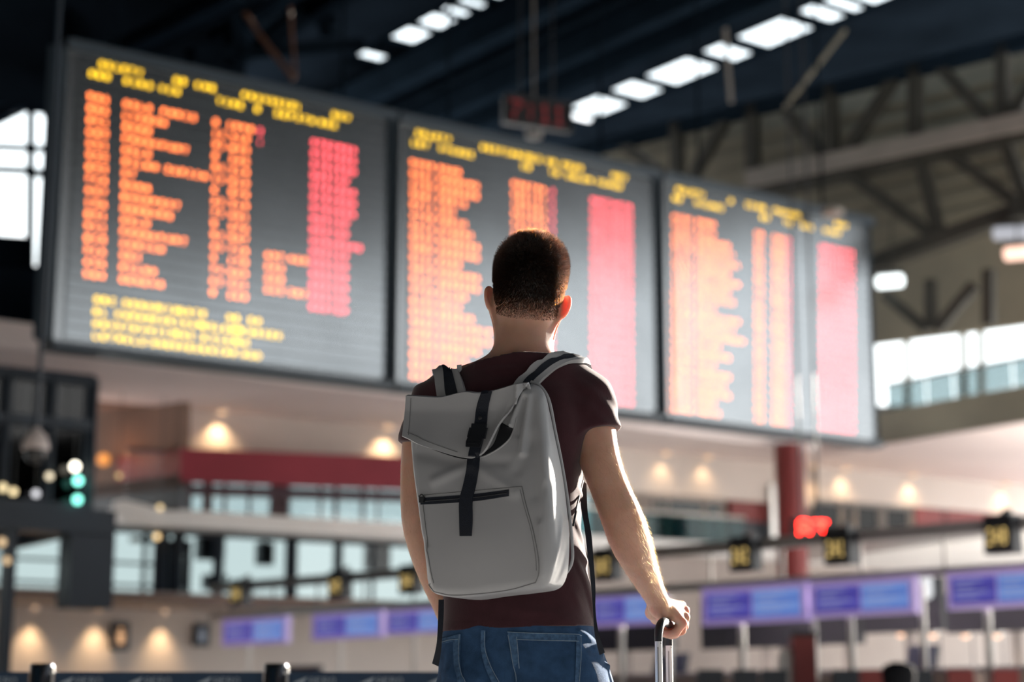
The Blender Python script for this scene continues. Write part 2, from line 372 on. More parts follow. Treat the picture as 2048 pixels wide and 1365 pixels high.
# ------------------------------------------------------------------ the mezzanine on the left and straight ahead
def strip(name, P, s0, s1, z0, z1, m, front=0.0, thick=.15, parent=None, st=True):
    b = MB().prism([P.pt(s0, z0, front), P.pt(s1, z0, front), P.pt(s1, z1, front), P.pt(s0, z1, front)], -P.n * thick)
    return struct(name, b, m, parent) if st else obj(name, b, m, parent)
L, R = xs(-900, 770), xs(1632, 935)
nearL, nearR = atZ(-900, 578, ZS), atZ(1640, 905, ZS)
struct('ceiling_mezzanine', MB().prism([MP.pt(L, ZS), MP.pt(R, ZS), nearR, nearL], (0, 0, .35)), M_soffit)
sc0 = xs(362, 820)
strip('wall_mezzanine', MP, sc0, R, 4.56, ZS, M_cream)
strip('wall_mezzanine_left', MP, L, xs(120, 900), 3.45, ZS, M_far, front=-.05)
# red band in front of it and the recess to its left, its shade painted brown
ZR = 4.6; zr0 = None
RP = VPlane(atZ(363, 897, ZR), atZ(799, 914, ZR))
zr0 = RP.sz(363, 963)[1]
strip('wall_red_band', RP, 0, RP.sz(1020, 925)[0], zr0, ZR, M_red)
strip('trim_red_band', RP, 0, RP.sz(1020, 925)[0], zr0 - .16, zr0 - .02, M_purple, front=-.25)
CP = VPlane(atZ(363, 897, ZR), atZ(232, 914, ZR))
sC = CP.sz(60, 935)[0]
struct('ceiling_recess', MB().prism([MP.pt(L, ZS, .02), MP.pt(sc0 + .6, ZS, .02), MP.pt(sc0 + .6, ZS, -5), MP.pt(L, ZS, -5)], (0, 0, .2)), M_brown)
strip('wall_recess', CP, 0, sC, 4.0, ZS, M_brown)
strip('wall_red_return', CP, 0, CP.sz(236, 914)[0], CP.sz(300, 957)[1], ZR - .02, M_dred, front=.03)
strip('wall_recess_lower', CP, 0, sC, 3.7, CP.sz(300, 957)[1], M_navy)
# windows of the upper storey, between red band and slab edge
def window_row(name, P, s0, s1, z0, z1, muls, g, m, back=.25):
    f = MB()
    f.bar(P.pt(s0, z0, -back), P.pt(s1, z0, -back), .04, .04); f.bar(P.pt(s0, z1, -back), P.pt(s1, z1, -back), .04, .05)
    for s, w in muls: f.bar(P.pt(s, z0, -back), P.pt(s, z1, -back), w, w)
    fr = struct(name, f, m); q = sorted([s0, s1] + [s for s, w in muls])
    for a, b in zip(q[:-1], q[1:]): 
        if b - a > .05: obj('pane', MB().prism([P.pt(a, z0, -back), P.pt(b, z0, -back), P.pt(b, z1, -back), P.pt(a, z1, -back)], -P.n * .012), g, fr)
    return fr
mu = [(xs(x, 1000), w) for x, w in ((372, .05), (392, .03), (428, .07), (462, .03), (512, .025), (574, .15), (655, .025), (686, .035), (740, .03), (770, .02), (850, .03), (960, .04))]
window_row('window_5', MP, xs(335, 1000), xs(1100, 1020), 3.72, 4.55, mu, G_win, M_purple)
mu = [(xs(x, 1010), w) for x, w in ((1265, .04), (1300, .16), (1330, .03), (1352, .03), (1425, .05), (1462, .05))]
window_row('window_6', MP, xs(1100, 1000), xs(1466, 1010), 3.72, 4.55, mu, G_win, M_beige)
strip('wall_red_panel', MP, xs(1468, 1010), xs(1552, 1010), 4.20, 4.56, M_dred, front=-.1)
strip('wall_dark_panel', MP, xs(1468, 1010), xs(1640, 1010), 3.5, 4.20, M_navy, front=-.12)
strip('wall_cream_end', MP, xs(1552, 1010), R, 4.20, 4.56, M_cream, front=-.12)
strip('trim_20', MP, xs(1535, 1010), xs(1549, 1010), 3.7, 4.9, M_alu, front=.1, thick=.1)
# slab edge
strip('floor_mezzanine', MP, xs(226, 1045), xs(1640, 1060), 3.47, 3.72, M_white, front=.35, thick=1.0)
# glass balustrade, right of the traveller and faintly at the left
t = thing('glass_balustrade', 'teal glass balustrade on the white mezzanine edge right of the man', 'balustrade', MP.pt(xs(1340, 1070), 3.72, .3))
q = [xs(x, 1060) for x in (1120, 1215, 1290, 1352, 1410, 1470)]
for a, b in zip(q[:-1], q[1:]): strip('glass_pane', MP, a + .02, b - .02, 3.72, 4.16, G_teal, front=.3, thick=.02, parent=t, st=False)
obj('handrail', MB().tube([MP.pt(q[0], 4.2, .29), MP.pt(q[-1], 4.2, .29)], .03), M_alu, t)
t = thing('glass_balustrade', 'clear glass balustrade with thin rail under the red band', 'balustrade', MP.pt(xs(500, 1030), 3.72, .3))
q = [xs(x, 1040) for x in (232, 330, 430, 530, 630, 730, 830)]
for a, b in zip(q[:-1], q[1:]): strip('glass_pane', MP, a + .02, b - .02, 3.72, 4.55, G_clear, front=.3, thick=.02, parent=t, st=False)
obj('handrail', MB().tube([MP.pt(q[0], 4.58, .29), MP.pt(q[-1], 4.58, .29)], .03), M_purple, t)
o = obj('sloped_panel', MB().prism([MP.hit(230, 1034, -.5), MP.hit(342, 1034, -.5), MP.hit(300, 1012, -.5), MP.hit(250, 1000, -.5), MP.hit(230, 1002, -.5)], -MP.n * .06), M_white); tag(o, 'white slanted stair panel at the left end of the mezzanine edge', 'panel')
# lower storey windows
mu = [(xs(x, 1140), w) for x, w in ((-60, .05), (26, .07), (300, .03), (333, .10), (368, .08), (450, .08), (596, .09), (690, .07), (760, .03))]
wr = window_row('window_7', MP, L, xs(1100, 1140), 2.27, 3.45, mu, G_win, M_navy)
for k, z in enumerate((2.62, 2.95)):
    struct('transom', MB().bar(MP.pt(L, z, -.3), MP.pt(xs(330, 1140), z, -.3), .03, .02), M_grey, wr)
strip('wall_right_of_windows', MP, xs(1100, 1140), xs(1640, 1140), 0, 3.47, M_beige)
# dark things that stand behind the lower windows
for i, (x, y0, y1, w, h, lb) in enumerate(((352, 1080, 1212, .26, .5, 'tall dark display stand behind the lower left window'), (300, 1075, 1085, .25, .12, 'dark sign box behind the lower left window'), (535, 1085, 1130, .12, .3, 'small dark poster stand behind the lower windows'),
                                            (425, 1075, 1120, .2, .2, 'dark hanging banner behind the lower windows'), (435, 1150, 1180, .18, .2, 'dark machine behind the lower windows left of the gate signs'), (760, 1090, 1140, .2, .2, 'grey hanging banner behind the lower windows near the man'))):
    s, z1 = MP.sz(x, y0, .6); z0 = MP.sz(x, y1, .6)[1]
    b = MB().box(MP.pt(s, (z0 + z1) / 2, -.7), (w, .1, (z1 - z0) / 2), [MP.e, MP.n, UP]); b.box(MP.pt(s, (z0 + z1) / 2, -.58), (w * .7, .02, (z1 - z0) / 2 * .8), [MP.e, MP.n, UP])
    b.bar(MP.pt(s, z0 if i in (0, 4) else z1, -.7), MP.pt(s, 2.2 if i in (0, 4) else 3.46, -.7), .03, .03)
    tag(obj('display_stand' if i in (0, 2, 4) else 'banner', b, M_navy), lb, 'stand' if i in (0, 2, 4) else 'banner')
# lower soffit and the wall under the lower windows
zL = 2.25
struct('ceiling_lower', MB().prism([MP.pt(L, zL, -.1), MP.pt(xs(1100, 1240), zL, -.1), MP.pt(xs(1100, 1240), zL, 2.2), MP.pt(L, zL, 2.2)], (0, 0, .12)), M_beige)
strip('trim_lower', MP, L, xs(1100, 1240), zL + .005, zL + .10, M_brown, front=2.24, thick=.04)
strip('wall_lower', MP, L, xs(1100, 1280), 0, zL, M_cream, front=.2)

# ------------------------------------------------------------------ right wing
RN = VPlane(atZ(1764, 892, ZS), atZ(2048, 846, ZS))            # near edge, comes closer to the right
RF = VPlane(atZ(1632, 933, ZS), atZ(2048, 973, ZS))            # its back wall
rn0, rn1 = RN.sz(1640, 905)[0], RN.sz(2160, 830)[0]
rf1 = RF.sz(2160, 983)[0]
struct('ceiling_right_wing', MB().prism([RN.pt(rn0, ZS), RN.pt(rn1, ZS), RF.pt(rf1, ZS), RF.pt(0, ZS)], (0, 0, .3)), M_soffit)
zf = RN.sz(2048, 772)[1]
strip('wall_right_wing_fascia', RN, RN.sz(1740, 892)[0], rn1, ZS + .02, zf, M_gable, front=.02, thick=.25)
t = thing('glass_balustrade', 'pale blue glass balustrade below the bright far windows', 'balustrade', RN.pt(RN.sz(1900, 860)[0], zf, -.5))
q = [RN.sz(x, 850)[0] for x in (1735, 1815, 1870, 1930, 1990, 2060, 2150)]
for a, b in zip(q[:-1], q[1:]): strip('glass_pane', RN, a + .02, b - .02, zf, zf + .55, G_win, front=-.5, thick=.02, parent=t, st=False)
obj('handrail', MB().tube([RN.pt(q[0], zf + .58, -.5), RN.pt(q[-1], zf + .58, -.5)], .03), M_alu, t)
zb = RF.sz(1900, 1020)[1]
strip('wall_right_wing', RF, 0, rf1, zb, ZS, M_cream)
zq = 3.6
mu = [(RF.sz(x, 1040)[0], w) for x, w in ((1690, .05), (1716, .05), (1770, .08), (1828, .06))]
window_row('window_8', RF, RF.sz(1634, 1000)[0], RF.sz(1832, 1030)[0], zq, zb - .02, mu, G_dark, M_grey, back=.1)
strip('wall_red_right', RF, RF.sz(1832, 1030)[0], RF.sz(1884, 1030)[0], zq, zb, M_dred)
strip('wall_red_right_end', RF, RF.sz(1894, 1030)[0], rf1, zq, zb, M_dred)
SLP = VPlane(atZ(1600, 1105, 3.6), atZ(2060, 1038, 3.6))
s0, s1 = SLP.sz(1560, 1110)[0], SLP.sz(2160, 1030)[0]
struct('floor_right_wing', MB().prism([SLP.pt(s0, 3.42), SLP.pt(s1, 3.42), RF.pt(rf1, 3.42), RF.pt(0, 3.42)], (0, 0, .24)), M_white)
strip('wall_right_lower', RF, -.4, rf1, 0, 3.42, M_beige)
# red column at the corner
cc = atZ(1584, 1080, 3.66)
o = obj('column', MB().lathe((cc[0], cc[1], 0), [(.26, 0), (.26, 3.45)], 20).lathe((cc[0], cc[1], 0), [(.26, 3.45), (.26, ZS)], 20), M_dred, None, True); o['kind'] = 'structure'; o['label'] = 'round dark red column at the corner of the mezzanine'

# ------------------------------------------------------------------ dark glazed box at the left with its piers
BP = VPlane(atZ(0, 738, 4.5), atZ(185, 757, 4.5))
b0, b1 = BP.sz(-160, 722)[0], BP.sz(186, 757)[0]
zb0 = BP.sz(100, 1015)[1]; zb1 = BP.sz(100, 1064)[1]
f = MB()
for z in (4.47, BP.sz(100, 845)[1], zb0): f.bar(BP.pt(b0, z), BP.pt(b1, z), .06, .06)
for x in (-100, 10, 100, 184): s = BP.sz(x, 860)[0]; f.bar(BP.pt(s, zb0), BP.pt(s, 4.5), .05, .05)
w = struct('window_9', f, M_navy)
for x0, x1 in ((-160, -100), (-100, 10), (10, 100), (100, 184)):
    a, b = BP.sz(x0, 860)[0], BP.sz(x1, 860)[0]
    for z0, z1 in ((zb0, BP.sz(100, 845)[1]), (BP.sz(100, 845)[1], 4.47)):
        obj('pane', MB().prism([BP.pt(a, z0, -.02), BP.pt(b, z0, -.02), BP.pt(b, z1, -.02), BP.pt(a, z1, -.02)], -BP.n * .012), G_dark, w)
strip('wall_box_back', BP, b0, b1, zb1, 4.5, M_navy, front=-2.5)
struct('wall_box_side', MB().prism([BP.pt(b1, zb1), BP.pt(b1, zb1, -2.5), BP.pt(b1, 4.5, -2.5), BP.pt(b1, 4.5)], -BP.e * .08), M_navy)
strip('trim_box_beam', BP, b0, BP.sz(229, 1040)[0], zb1, zb0, M_navy, front=.05, thick=.5)
for k, (x0, x1) in enumerate(((140, 228), (12, 32))):
    a, b = BP.sz(x0, 1140)[0], BP.sz(x1, 1140)[0]
    strip('pillar', BP, a, b, 0 if k else BP.sz(180, 1217)[1], zb1, M_navy, thick=.4 if k == 0 else .2).__setitem__('label', 'broad navy pier under the dark glazed box' if k == 0 else 'narrow navy pier at the left edge')
# ------------------------------------------------------------------ dot font, departure boards
FONT = {}
for ln in ("0 3E51494 53E;1 00427F4000;2 4261514946;3 2141454B31;4 1814127F10;5 2745454539;6 3C4A494930;7 0171090503;8 3649494936;9 064949291E;"
           "A 7E1111117E;B 7F49494936;C 3E41414122;D 7F4141221C;E 7F49494941;F 7F09090901;G 3E4149497A;H 7F0808087F;I 00417F4100;J 2040413F01;K 7F08142241;L 7F40404040;M 7F020C027F;"
           "N 7F0408107F;O 3E4141413E;P 7F09090906;Q 3E4151215E;R 7F09192946;S 4649494931;T 01017F0101;U 3F4040403F;V 1F2040201F;W 3F4038403F;X 6314081463;Y 0708700807;Z 6151494543;: 0000360000;/ 2010080402;- 0808080808").split(';'):
    k, h = ln[0], ln[1:].replace(' ', ''); FONT[k] = [int(h[i * 2:i * 2 + 2], 16) for i in range(5)]
def dots(mb, P, s, z, text, cw, ch, mi, f, wf=1.0):
    """dot-matrix text on plane P, its first character's left edge at s, its middle at z; cw, ch the character cell"""
    px, pz = cw * wf / 6.0, ch / 7.0; r = .46
    for i, c in enumerate(text):
        for k, col in enumerate(FONT.get(c, [])):
            for j in range(7):
                if col >> j & 1:
                    a = s + i * cw + (k + .5) * px; b = z + ch / 2 - (j + .5) * pz
                    mb.add([P.pt(a - px * r, b - pz * r, f), P.pt(a + px * r, b - pz * r, f), P.pt(a + px * r, b + pz * r, f), P.pt(a - px * r, b + pz * r, f)], [(0, 1, 2, 3)], mi)
rng = random.Random(7)
bL = atY(112, 682, 19.0)
_n = nrm(np.array([-math.cos(math.radians(54.3)), math.sin(math.radians(54.3)), 0]))
BD = VPlane(bL, bL + np.array([math.sin(math.radians(54.3)), math.cos(math.radians(54.3)), 0]))
E_OR, E_PK, E_YE = (1.0, 0.20, 0.045), (1.0, 0.085, 0.10), (1.0, 0.58, 0.012)
def led(name, col, s): return mat(name, (0.05, 0.05, 0.05), 0.3, emit=col, es=s, var=0)
L_or, L_pk, L_ye = led('led_orange', E_OR, 10.5), led('led_red', E_PK, 9), led('led_yellow', E_YE, 6.4)
M_slat = mat('board_slat', (0.215, 0.235, 0.25), 0.22, 0.92, scale=1.5, var=0.08)
M_back = mat('board_backing', (0.30, 0.32, 0.335), 0.25, 0.9, var=0)
M_frame = mat('board_frame', (0.030, 0.045, 0.060), 0.4, 0.0, var=0)
zT = 0.5 * (BD.sz(150, 100)[1] + BD.sz(1745, 452)[1]); zB = 0.5 * (BD.sz(112, 682)[1] + BD.sz(1757, 882)[1])
def bs(x, y): return BD.sz(x, y)[0]
PAN = [(bs(124, 400), bs(784, 500)), (bs(800, 500), bs(1318, 560)), (bs(1334, 600), bs(1750, 660))]
BLAB = ['left departure board with four yellow text lines along its foot', 'middle departure board, right behind the head of the man', 'right departure board, the farthest of the three']
NR = 24.5; PIT = (zT - zB) / NR; CW, CH = .092, PIT * .46
CITY = 'ROMA OSLO PARIS VIENNA LONDON MILAN ZURICH MADRID GENEVA BERLIN LISBON WARSAW ATHENS PRAGUE DUBLIN MUNICH BRUSSELS HAMBURG VENICE BUDAPEST COPENHAGEN FRANKFURT STOCKHOLM BARCELONA AMSTERDAM'.split()
def city(n):
    if n <= 3: return ''.join(rng.choice('AEILNORST') for _ in range(max(n, 1)))
    c = [w for w in CITY if len(w) == n]
    if c: return rng.choice(c)
    a = rng.choice([w for w in CITY if len(w) <= max(4, n - 4)]); b = rng.choice([w for w in CITY if 4 <= len(w) <= 6])
    return (a + ' ' + b)[:n]
def num(n): return ''.join(rng.choice('0123456789') for _ in range(n))
def rowz(r): return zT - (r + .75) * PIT
def px_at(s, z): pass
ROWS = [[], [], []]
def put(b, r, x, text, mi, y=None, cw=CW):
    """text whose first character stands where pixel column x crosses row r"""
    z = rowz(r)
    lo, hi = PAN[b]
    s = 0.5 * (lo + hi)                     # solve for the s whose projection has column x
    for _ in range(2):
        pass
    d = None
    # on a horizontal line of the plane: X/Y of the ray decides s
    u = (x - 1024.0) / FPX
    def f(s):
        p = BD.pt(s, z) - CAM; depth = p[1] * _cp + p[2] * _sp
        return p[0] / depth - u
    a, c = lo - 1, hi + 1
    for _ in range(40):
        m = .5 * (a + c)
        if f(m) > 0: c = m
        else: a = m
    ROWS[b].append((r, a, z, text, mi, cw))
# board 1: header, 16 flights, four lines at the foot
put(0, 0, 196, 'ODLETY', 2); put(0, 0, 345, 'AB', 2); put(0, 0, 389, 'KMB', 2); put(0, 0, 482, 'PRUVODCE', 2); put(0, 0, 588, '1', 2); put(0, 0, 662, 'NOV', 2)
put(0, 1, 176, 'ABB', 2); put(0, 1, 246, 'DIR', 2); put(0, 1, 292, 'O', 2); put(0, 1, 317, 'VIA', 2); put(0, 1, 432, 'TIME', 2); put(0, 1, 508, 'B', 2); put(0, 1, 548, 'DEP', 2); put(0, 1, 590, 'STA', 2); put(0, 1, 636, 'RMK', 2)
endB = [405, 335, 305, 372, 305, 318, 275, 300, 355, 342, 300, 372, 338, 286, 310, 326]
for k in range(16):
    r = 3 + k; shift = -0.55 * k
    put(0, r, 173 + shift, num(1) + rng.choice('0I3') + num(1), 0)
    n = max(2, round((endB[k] - 245) / 14.4)); put(0, r, 245 + shift, city(n), 0)
    if k == 5: put(0, r, 328, 'ZURICH', 0)
    put(0, r, 424 - .4 * k, num(1) + ('I' if k % 3 else ''), 0); put(0, r, 452 - .3 * k if k < 1 else 458 - .3 * k, num(3) if k else num(4), 0)
    if k < 2: put(0, r, 513, rng.choice('I:'), 1)
    n = 7 if k in (0, 1, 2, 4, 5, 6) else 6 if k in (3, 7, 8) else 9 if k == 9 else 6
    put(0, r, 621 - .3 * k, ('OTEVREN' if n == 7 else 'NASTUP' if n == 6 else 'UZAVRENO')[:n], 1)
    if k in (11, 12, 13, 14):
        put(0, r, 531 - .3 * k, num(3), 0)
        if k in (11, 14): put(0, r, 531 + 44, num(3), 0)
for r, segs in ((20, ((186, 'ABC'), (244, 'DEBNO'), (314, 'VIA'), (355, 'GATE'), (452, 'MB'), (495, 'RM'))), (21, ((184, 'AL'), (229, 'KHRAM'), (303, 'KORIDOR'), (400, 'HOLEBR'), (462, 'SR'), (495, 'BESEK'))),
                (22, ((184, 'NAVSTEVNICI'), (345, 'MAS'), (400, 'B'), (420, 'KLEM'), (470, 'SA'))), (23, ((184, 'LETADLO'), (299, 'MABO'), (357, 'VEDENIAM'), (481, 'HOD')))):
    for x, tx in segs: put(0, r, x, tx, 2)
# board 2 and 3
def side_board(b, X, heads, ends, nrow):
    for r, x, tx in heads: put(b, r, x, tx, 2)
    for k in range(nrow):
        r = 3 + k
        put(b, r, X[0], num(X[1]), 0); n = max(2, round((ends[k % len(ends)] - X[2]) / X[3])); put(b, r, X[2], city(n), 0)
        put(b, r, X[4], num(X[5]), 0); put(b, r, X[6], num(X[7]), 0); put(b, r, X[8], '1', 1)
        put(b, r, X[9], ('OTEVRENO' if k % 3 else 'NASTUPTE')[:X[10]], 1)
ends2 = [930, 958, 958, 935, 912, 936, 948, 958, 960, 928, 960, 958, 940, 930, 948, 985, 990, 960, 940, 955, 930]
side_board(1, (819, 4, 874, 12.6, 1022, 3, 1058, 3, 1099, 1180, 8),
           ((0, 830, 'ODLETY'), (0, 960, 'DESTINACE'), (0, 1060, 'CZ'), (0, 1090, 'VB'), (0, 1122, 'PRUH'), (0, 1222, 'NOV'), (1, 822, 'LET'), (1, 876, 'VYCHOZ'), (1, 1040, 'IB'), (1, 1098, 'TE'), (1, 1130, 'SALON'), (1, 1192, 'VCHOD')), ends2, 21)
ends3 = [1432, 1432, 1460, 1470, 1488, 1464, 1486, 1462, 1478, 1434, 1482, 1474, 1490, 1448, 1462, 1436, 1464, 1450, 1464, 1436, 1438]
side_board(2, (1343, 4, 1391, 10.4, 1508, 2, 1543, 3, 1573, 1638, 8),
           ((0, 1350, 'ODLETY'), (0, 1456, 'A'), (0, 1490, 'CS'), (0, 1512, 'AB'), (0, 1545, 'PRUVOD'), (0, 1668, 'NOV'), (1, 1344, 'AB'), (1, 1388, 'VYCHOZ'), (1, 1520, 'BS'), (1, 1567, 'TE'), (1, 1600, 'SAL'), (1, 1645, 'VCHO')), ends3, 21)
for b, (s0, s1) in enumerate(PAN):
    t = thing('departure_board', BLAB[b], 'board', BD.pt((s0 + s1) / 2, zB), 'departure boards')
    obj('backing', MB().prism([BD.pt(s0, zB, -.03), BD.pt(s1, zB, -.03), BD.pt(s1, zT, -.03), BD.pt(s0, zT, -.03)], -BD.n * .32), M_back, t)
    f = MB(); g = .035
    f.bar(BD.pt(s0 - g, zT + .05, -.1), BD.pt(s1 + g, zT + .05, -.1), .16, .06); f.bar(BD.pt(s0 - g, zB - .05, -.1), BD.pt(s1 + g, zB - .05, -.1), .16, .045)
    ws = (.16 if b == 0 else .04, .04)
    f.bar(BD.pt(s0 - ws[0] * .5, zB, -.1), BD.pt(s0 - ws[0] * .5, zT, -.1), ws[0] * .5, .16)
    f.bar(BD.pt(s1 + .022, zB, -.1), BD.pt(s1 + .022, zT, -.1), .022, .16)
    obj('frame', f, M_frame, t)
    for k in range(24):
        z = rowz(k); m = MB()
        q0, q1 = s0 + .10, s1 - .10
        m.hexa([BD.pt(q0, z - PIT * .42, .004), BD.pt(q1, z - PIT * .42, .004), BD.pt(q1, z - PIT * .42, -.04), BD.pt(q0, z - PIT * .42, -.04)],
               [BD.pt(q0, z + PIT * .42, .004), BD.pt(q1, z + PIT * .42, .004), BD.pt(q1, z + PIT * .42, -.04), BD.pt(q0, z + PIT * .42, -.04)])
        obj('slat', m, M_slat, t)
    byrow = {}
    for r, s, z, tx, mi, cw in ROWS[b]: byrow.setdefault(r, []).append((s, z, tx, mi, cw))
    for r in sorted(byrow):
        m = MB()
        for s, z, tx, mi, cw in byrow[r]: dots(m, BD, s + cw * .22, z, tx, cw, CH, mi, .016, .54)
        obj('text_line', m, [L_or, L_pk, L_ye], t)['kind'] = 'stuff'
for k in range(2): pass
# hangers of the boards
for i, (b, q) in enumerate(((0, .15), (0, .85), (1, .2), (1, .8), (2, .2), (2, .8))):
    s = PAN[b][0] * (1 - q) + PAN[b][1] * q
    o = obj('hanger_rod', MB().tube([BD.pt(s, zT + .1, -.2), BD.pt(s, ZC, -.2)], .02), M_steel)
    tag(o, 'dark steel rod carrying the ' + ('left', 'middle', 'right')[b] + ' departure board at its ' + ('left' if q < .5 else 'right') + ' end', 'rod', 'hanger rods of the departure boards')

# ------------------------------------------------------------------ red number displays
M_clk = mat('clock_face', (0.008, 0.006, 0.008), 0.4, var=0)
def number_display(label, P, x0, y0, x1, y1, text, lm, name='led_clock', cat='clock', hang=None, zt=None, fr=.03, pad=.12, chf=.74):
    s0, z1 = P.sz(x0, y0); s1, z0 = P.sz(x1, y1)
    t = thing(name, label, cat, P.pt((s0 + s1) / 2, z0))
    obj('housing', MB().prism([P.pt(s0, z0), P.pt(s1, z0), P.pt(s1, z1), P.pt(s0, z1)], -P.n * .14), M_clk, t)
    f = MB()
    for a, b in (((s0, z0), (s1, z0)), ((s0, z1), (s1, z1)), ((s0, z0), (s0, z1)), ((s1, z0), (s1, z1))): f.bar(P.pt(*a, .0), P.pt(*b, .0), fr, fr)
    obj('frame', f, M_black, t)
    w = (s1 - s0) * (1 - pad); m = MB(); dots(m, P, s0 + (s1 - s0) * pad / 2, (z0 + z1) / 2, text, w / len(text), (z1 - z0) * chf, 0, .012); obj('digits', m, lm, t)['kind'] = 'stuff'
    if hang:
        for q in (.25, .75): s = s0 * (1 - q) + s1 * q; obj('hanger', MB().tube([P.pt(s, z1, -.07), P.pt(s, hang, -.07)], .015), M_black, t)
    return t
CK = VPlane(atZ(1010, 190, 9.2), atZ(1140, 210, 9.2))
number_display('dark hanging clock with dim red digits above the middle departure board', CK, 1012, 190, 1142, 262, '7:11', lamp_mat('led_dim_red', (1, .03, .05), .14), hang=ZC)
RK = VPlane(atY(1595, 1060, 23.0), atY(1660, 1060, 23.2))
number_display('glowing red two digit number display under the mezzanine corner', RK, 1592, 1037, 1661, 1086, '83', lamp_mat('led_bright_red', (1.0, .014, .007), 26.0), name='number_display', cat='display', hang=ZC, fr=.02, pad=.02, chf=.92)
o = obj('spot_lamp', MB().lathe(atY(1068, 264, 25.5), [(.05, -.10), (.12, -.09), (.13, .02), (.06, .10), (.02, .12)], 16).tube([atY(1068, 264, 25.5) + UP * .1, atY(1068, 264, 25.5) * np.array([1, 1, 0]) + UP * ZC], .012, 6), M_chord); tag(o, 'small pale lamp housing just above the frame of the middle board', 'lamp')
o = obj('spot_lamp', MB().lathe(atY(1666, 424, 25.5), [(.05, -.06), (.15, -.05), (.16, .02), (.08, .06), (.02, .08)], 16), M_chord); tag(o, 'flat pale lamp housing on top of the right departure board', 'lamp')

# ------------------------------------------------------------------ lights and downlights
L_warm = lamp_mat('lamp_warm', (1.0, .62, .36), 1.2)
def downlight(label, p, group, energy=0, r=.07, lm=None, col=(1, .66, .36), spot=115, blend=1.0):
    t = thing('downlight', label, 'lamp', p, group)
    obj('housing', MB().lathe(p, [(r * 1.25, .0), (r * 1.25, .05)], 16), M_alu, t)
    obj('bulb', MB().lathe(p, [(r * .5, -.03), (r, -.012), (r, .0)], 16), lm or L_warm, t)
    if energy:
        l = bpy.data.lights.new('downlight_beam', 'SPOT'); lo = bpy.data.objects.new('downlight_beam', l); COL.objects.link(lo)
        l.energy = energy; l.color = col; l.spot_size = math.radians(spot); l.spot_blend = blend; l.shadow_soft_size = .04
        lo.location = (p[0], p[1], p[2] - .06); lo.parent = t; lo.matrix_parent_inverse = Matrix.Translation(t.location).inverted()
ORD = ['first', 'second', 'third', 'fourth', 'fifth', 'sixth', 'seventh']
for i, x in enumerate((436, 768)):
    p = MP.pt(MP.sz(x, 830)[0], ZS - .02, .16); downlight('warm ceiling downlight washing the cream wall above the red band, ' + ('left one' if i == 0 else 'right one beside the backpack'), p, 'downlights over the red band', 40)
for i, x in enumerate((1405, 1322)):
    p = MP.pt(MP.sz(x, 920)[0], ZS - .02, .16); downlight('faint ceiling downlight on the cream wall right of the man, ' + ('farther from' if i == 0 else 'nearer to') + ' his arm', p, 'downlights right of the man', 14)
for i, (x, y) in enumerate(((1617, 940), (1681, 946), (1816, 962), (2001, 980))):
    p = RF.pt(RF.sz(x, y)[0], ZS - .02, .16); downlight('warm downlight on the white wall of the right wing, %s from the red column' % ORD[i], p, 'downlights of the right wing', 22)
for i, (x, y) in enumerate(((78, 1224), (212, 1228), (341, 1231), (584, 1238))):
    s = MP.sz(x, y)[0]; p = atZ(x, y, zL - .02); downlight('small round downlight under the lower soffit, %s from the left' % ORD[i], p, 'downlights of the lower soffit', 0, r=.05, lm=lamp_mat('lamp_soft_%d' % i, (1.0, .60, .42), 3.2))
for i, x in enumerate((50, 178, 310)):
    s = MP.sz(x, 1290)[0]; p = MP.pt(s, zL - .03, .36); downlight('recessed downlight washing the lower cream wall, %s from the left' % ORD[i], p, 'wall washers at lower left', 45, r=.03, spot=80)
for i, (x, y) in enumerate(((1547, 1260), (1803, 1270), (1866, 1271), (1931, 1272), (1994, 1272))):
    p = atZ(x, y, 1.78)
    t = thing('desk_lamp', 'small round warm lamp on a thin stem behind the screens, %s from the left' % ORD[i], 'lamp', p, 'downlights behind the desks')
    obj('housing', MB().lathe(p, [(.07, .0), (.07, .05)], 14), M_alu, t); obj('bulb', MB().lathe(p, [(.03, -.03), (.055, -.012), (.055, .0)], 14), lamp_mat('lamp_desk_%d' % i, (1.0, .55, .34), 2.2), t)
    obj('stem', MB().tube([p + UP * .05, np.array([p[0] + .09, p[1], p[2] + .02]), np.array([p[0] + .09, p[1], .0])], .010), M_black, t); obj('foot', MB().lathe((p[0] + .09, p[1], 0), [(.1, 0), (.1, .015), (.02, .025)], 16), M_black, t)
# warm lamp in the shaded recess
p = CP.hit(207, 920, -.35)
t = thing('wall_lamp', 'orange glowing lamp in the brown recess left of the red band', 'lamp', p); obj('bulb', MB().lathe(p, [(.03, -.09), (.09, -.05), (.09, .05), (.03, .09)], 14), lamp_mat('lamp_orange', (1.0, .36, .08), .9), t); obj('bracket', MB().bar(p, CP.hit(207, 920, .02), .02, .02), M_black, t)
pl = bpy.data.lights.new('wall_lamp_glow', 'POINT'); po = bpy.data.objects.new('wall_lamp_glow', pl); COL.objects.link(po); pl.energy = 5; pl.color = (1, .38, .12); pl.shadow_soft_size = .1; po.location = p + np.array([0, -.15, .1]); po.parent = t; po.matrix_parent_inverse = Matrix.Translation(t.location).inverted()
